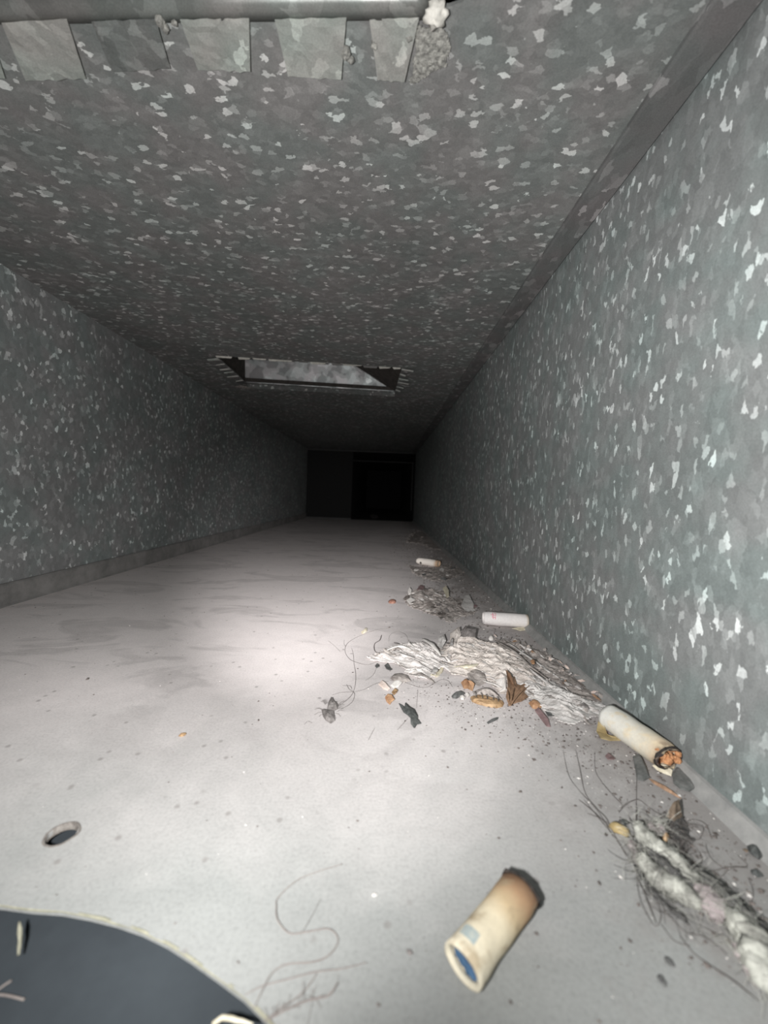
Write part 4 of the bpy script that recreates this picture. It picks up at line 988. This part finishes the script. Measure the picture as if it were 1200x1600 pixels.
# ------------------------------------------------------------------ crumbs and grit
crumbs = [((285, 1150), 2.2, 'amber', 'tan crumb in the dust left of the grey lint blob'), ((813, 1238), 1.0, 'dark_grain', 'dark crumb on the floor below the dull purple leaf scrap'), ((1045, 1505), 1.6, 'dark_flake', 'upper of two dark crumbs left of the white lint cord'),
          ((1034, 1534), 1.6, 'dark_flake', 'lower of two dark crumbs left of the white lint cord'), ((727, 1141), 1.0, 'dark_grain', 'black crumb right of the charcoal moth-shaped scrap'), ((766, 1146), .8, 'dark_grain', 'faint crumb below the short dark twig'),
          ((137, 1062), 1.6, 'dark_grain', 'dark crumb in the smeared dust at far left'), ((640, 1490), 1.2, 'lint_grey', 'grey crumb left of the nearest cigarette filter'), ((838, 1460), .8, 'dark_grain', 'dark speck right of the nearest cigarette filter'),
          ((608, 981), 1.4, 'dark_grain', 'dark crumb at the far end of the long hair'), ((155, 903), 2.4, 'black_flake', 'black crumb at the foot of the left flange'), ((585, 1400), 1.0, 'white_chip', 'white crumb above and left of the nearest cigarette filter'),
          ((970, 1372), .9, 'white_chip', 'white crumb left of the lint cord'), ((899, 1260), .8, 'dark_grain', 'dark speck left of the hair beside the right wall'), ((404, 1126), 1.0, 'dark_grain', 'dark curl left of the grey lint blob'), ((1165, 1330), 1.1, 'brown_tuft', 'brown crumb beside the black flakes by the right wall')]
rr = random.Random(90)
for (px, s_, mm, lb_) in crumbs:
    p = P(*px); s_ *= .00042
    bm = bmesh.new(); bmesh.ops.create_icosphere(bm, subdivisions=2, radius=1)
    ro = rr.random() * 3
    for v in bm.verts:
        q = v.co * (1 + .5 * noise.noise(v.co * 1.7 + Vector((ro * 9, 0, 0))))
        v.co = Vector((p.x + (q.x * math.cos(ro) - q.y * .6 * math.sin(ro)) * s_, p.y + (q.x * math.sin(ro) + q.y * .6 * math.cos(ro)) * s_, max(0.00002, s_ * .45 + q.z * s_ * .5)))
    tag(obj('crumb', bm, M[mm], loc=p), lb_, 'crumb', 'crumbs on the duct floor')
def grit(name, label, mat, n, gen, size, seed):
    rr = random.Random(seed); V = []; Fc = []
    k = 0
    while k < n:
        p = gen(rr)
        if p is None: continue
        x, y = p
        if x > XR - .0035 or (x - cxh) ** 2 + (y - cyh) ** 2 < (RH + .002) ** 2 or (x - ph.x) ** 2 + (y - ph.y) ** 2 < .005 ** 2: continue
        s_ = size[0] * (size[1] / size[0]) ** (rr.random() ** 2.2) * (1 + max(0, y - .12) * 1.2); a = rr.random() * 6.28; e = rr.uniform(.45, 1)
        b = len(V); ca, sa = math.cos(a), math.sin(a)
        for (u, v, wz) in ((1, 0, .45), (0, 1, .4), (-1, 0, .5), (0, -1, .4), (.1, .1, 1.0), (0, 0, 0.02)):
            u *= s_ * rr.uniform(.7, 1.2); v *= s_ * e * rr.uniform(.7, 1.2)
            V.append((x + u * ca - v * sa, y + u * sa + v * ca, wz * s_ * .9))
        Fc += [(b, b+1, b+4), (b+1, b+2, b+4), (b+2, b+3, b+4), (b+3, b, b+4), (b+1, b, b+5), (b+2, b+1, b+5), (b+3, b+2, b+5), (b, b+3, b+5)]
        k += 1
    me = bpy.data.meshes.new(name); me.from_pydata(V, [], Fc); me.materials.append(M[mat])
    o = bpy.data.objects.new(name, me); C.objects.link(o); tag(o, label, 'grit', None, 'stuff'); return o
def g_all(rr): return rr.uniform(XL + .004, XR - .004), .045 + .75 * rr.random() ** 1.8
def g_edge(rr):
    y = .055 + .75 * rr.random() ** 1.5
    return XR - .004 - abs(rr.gauss(0, .014 + .02 * max(0, .2 - abs(y - .2)))), y
def g_mat(rr):
    a, b = P(640, 1060), P(960, 1170); t = rr.random(); p = a.lerp(b, t)
    return p.x + rr.gauss(0, .010), p.y + rr.gauss(0, .010)
def g_far(rr):
    a, b = P(640, 840), P(720, 960); t = rr.random(); p = a.lerp(b, t)
    return p.x + rr.gauss(0, .016), p.y + rr.gauss(0, .03)
grit('floor_grit', 'sparse dark grit sprinkled over the whole duct floor', 'dark_grain', 900, g_all, (.00010, .00045), 1)
grit('pale_grit', 'sparse white grains sprinkled over the duct floor', 'pale_grain', 420, g_all, (.00008, .00032), 2)
grit('corner_grit', 'dense dark grit gathered along the right-hand corner', 'dark_grain', 4200, g_edge, (.00012, .0007), 3)
grit('corner_grains', 'pale grains mixed in along the right-hand corner', 'pale_grain', 900, g_edge, (.00010, .0006), 4)
grit('mat_grit', 'dark crumbs scattered in front of the paper mat', 'dark_grain', 900, g_mat, (.00010, .0005), 5)
grit('mat_grains', 'white grains scattered in front of the paper mat', 'pale_grain', 260, g_mat, (.00010, .0004), 6)
grit('far_grit', 'dark grit around the crumbly heaps further in', 'dark_grain', 2200, g_far, (.0002, .0009), 7)
for b_ in [b_ for b_ in bpy.data.meshes if b_.users == 0]: bpy.data.meshes.remove(b_)
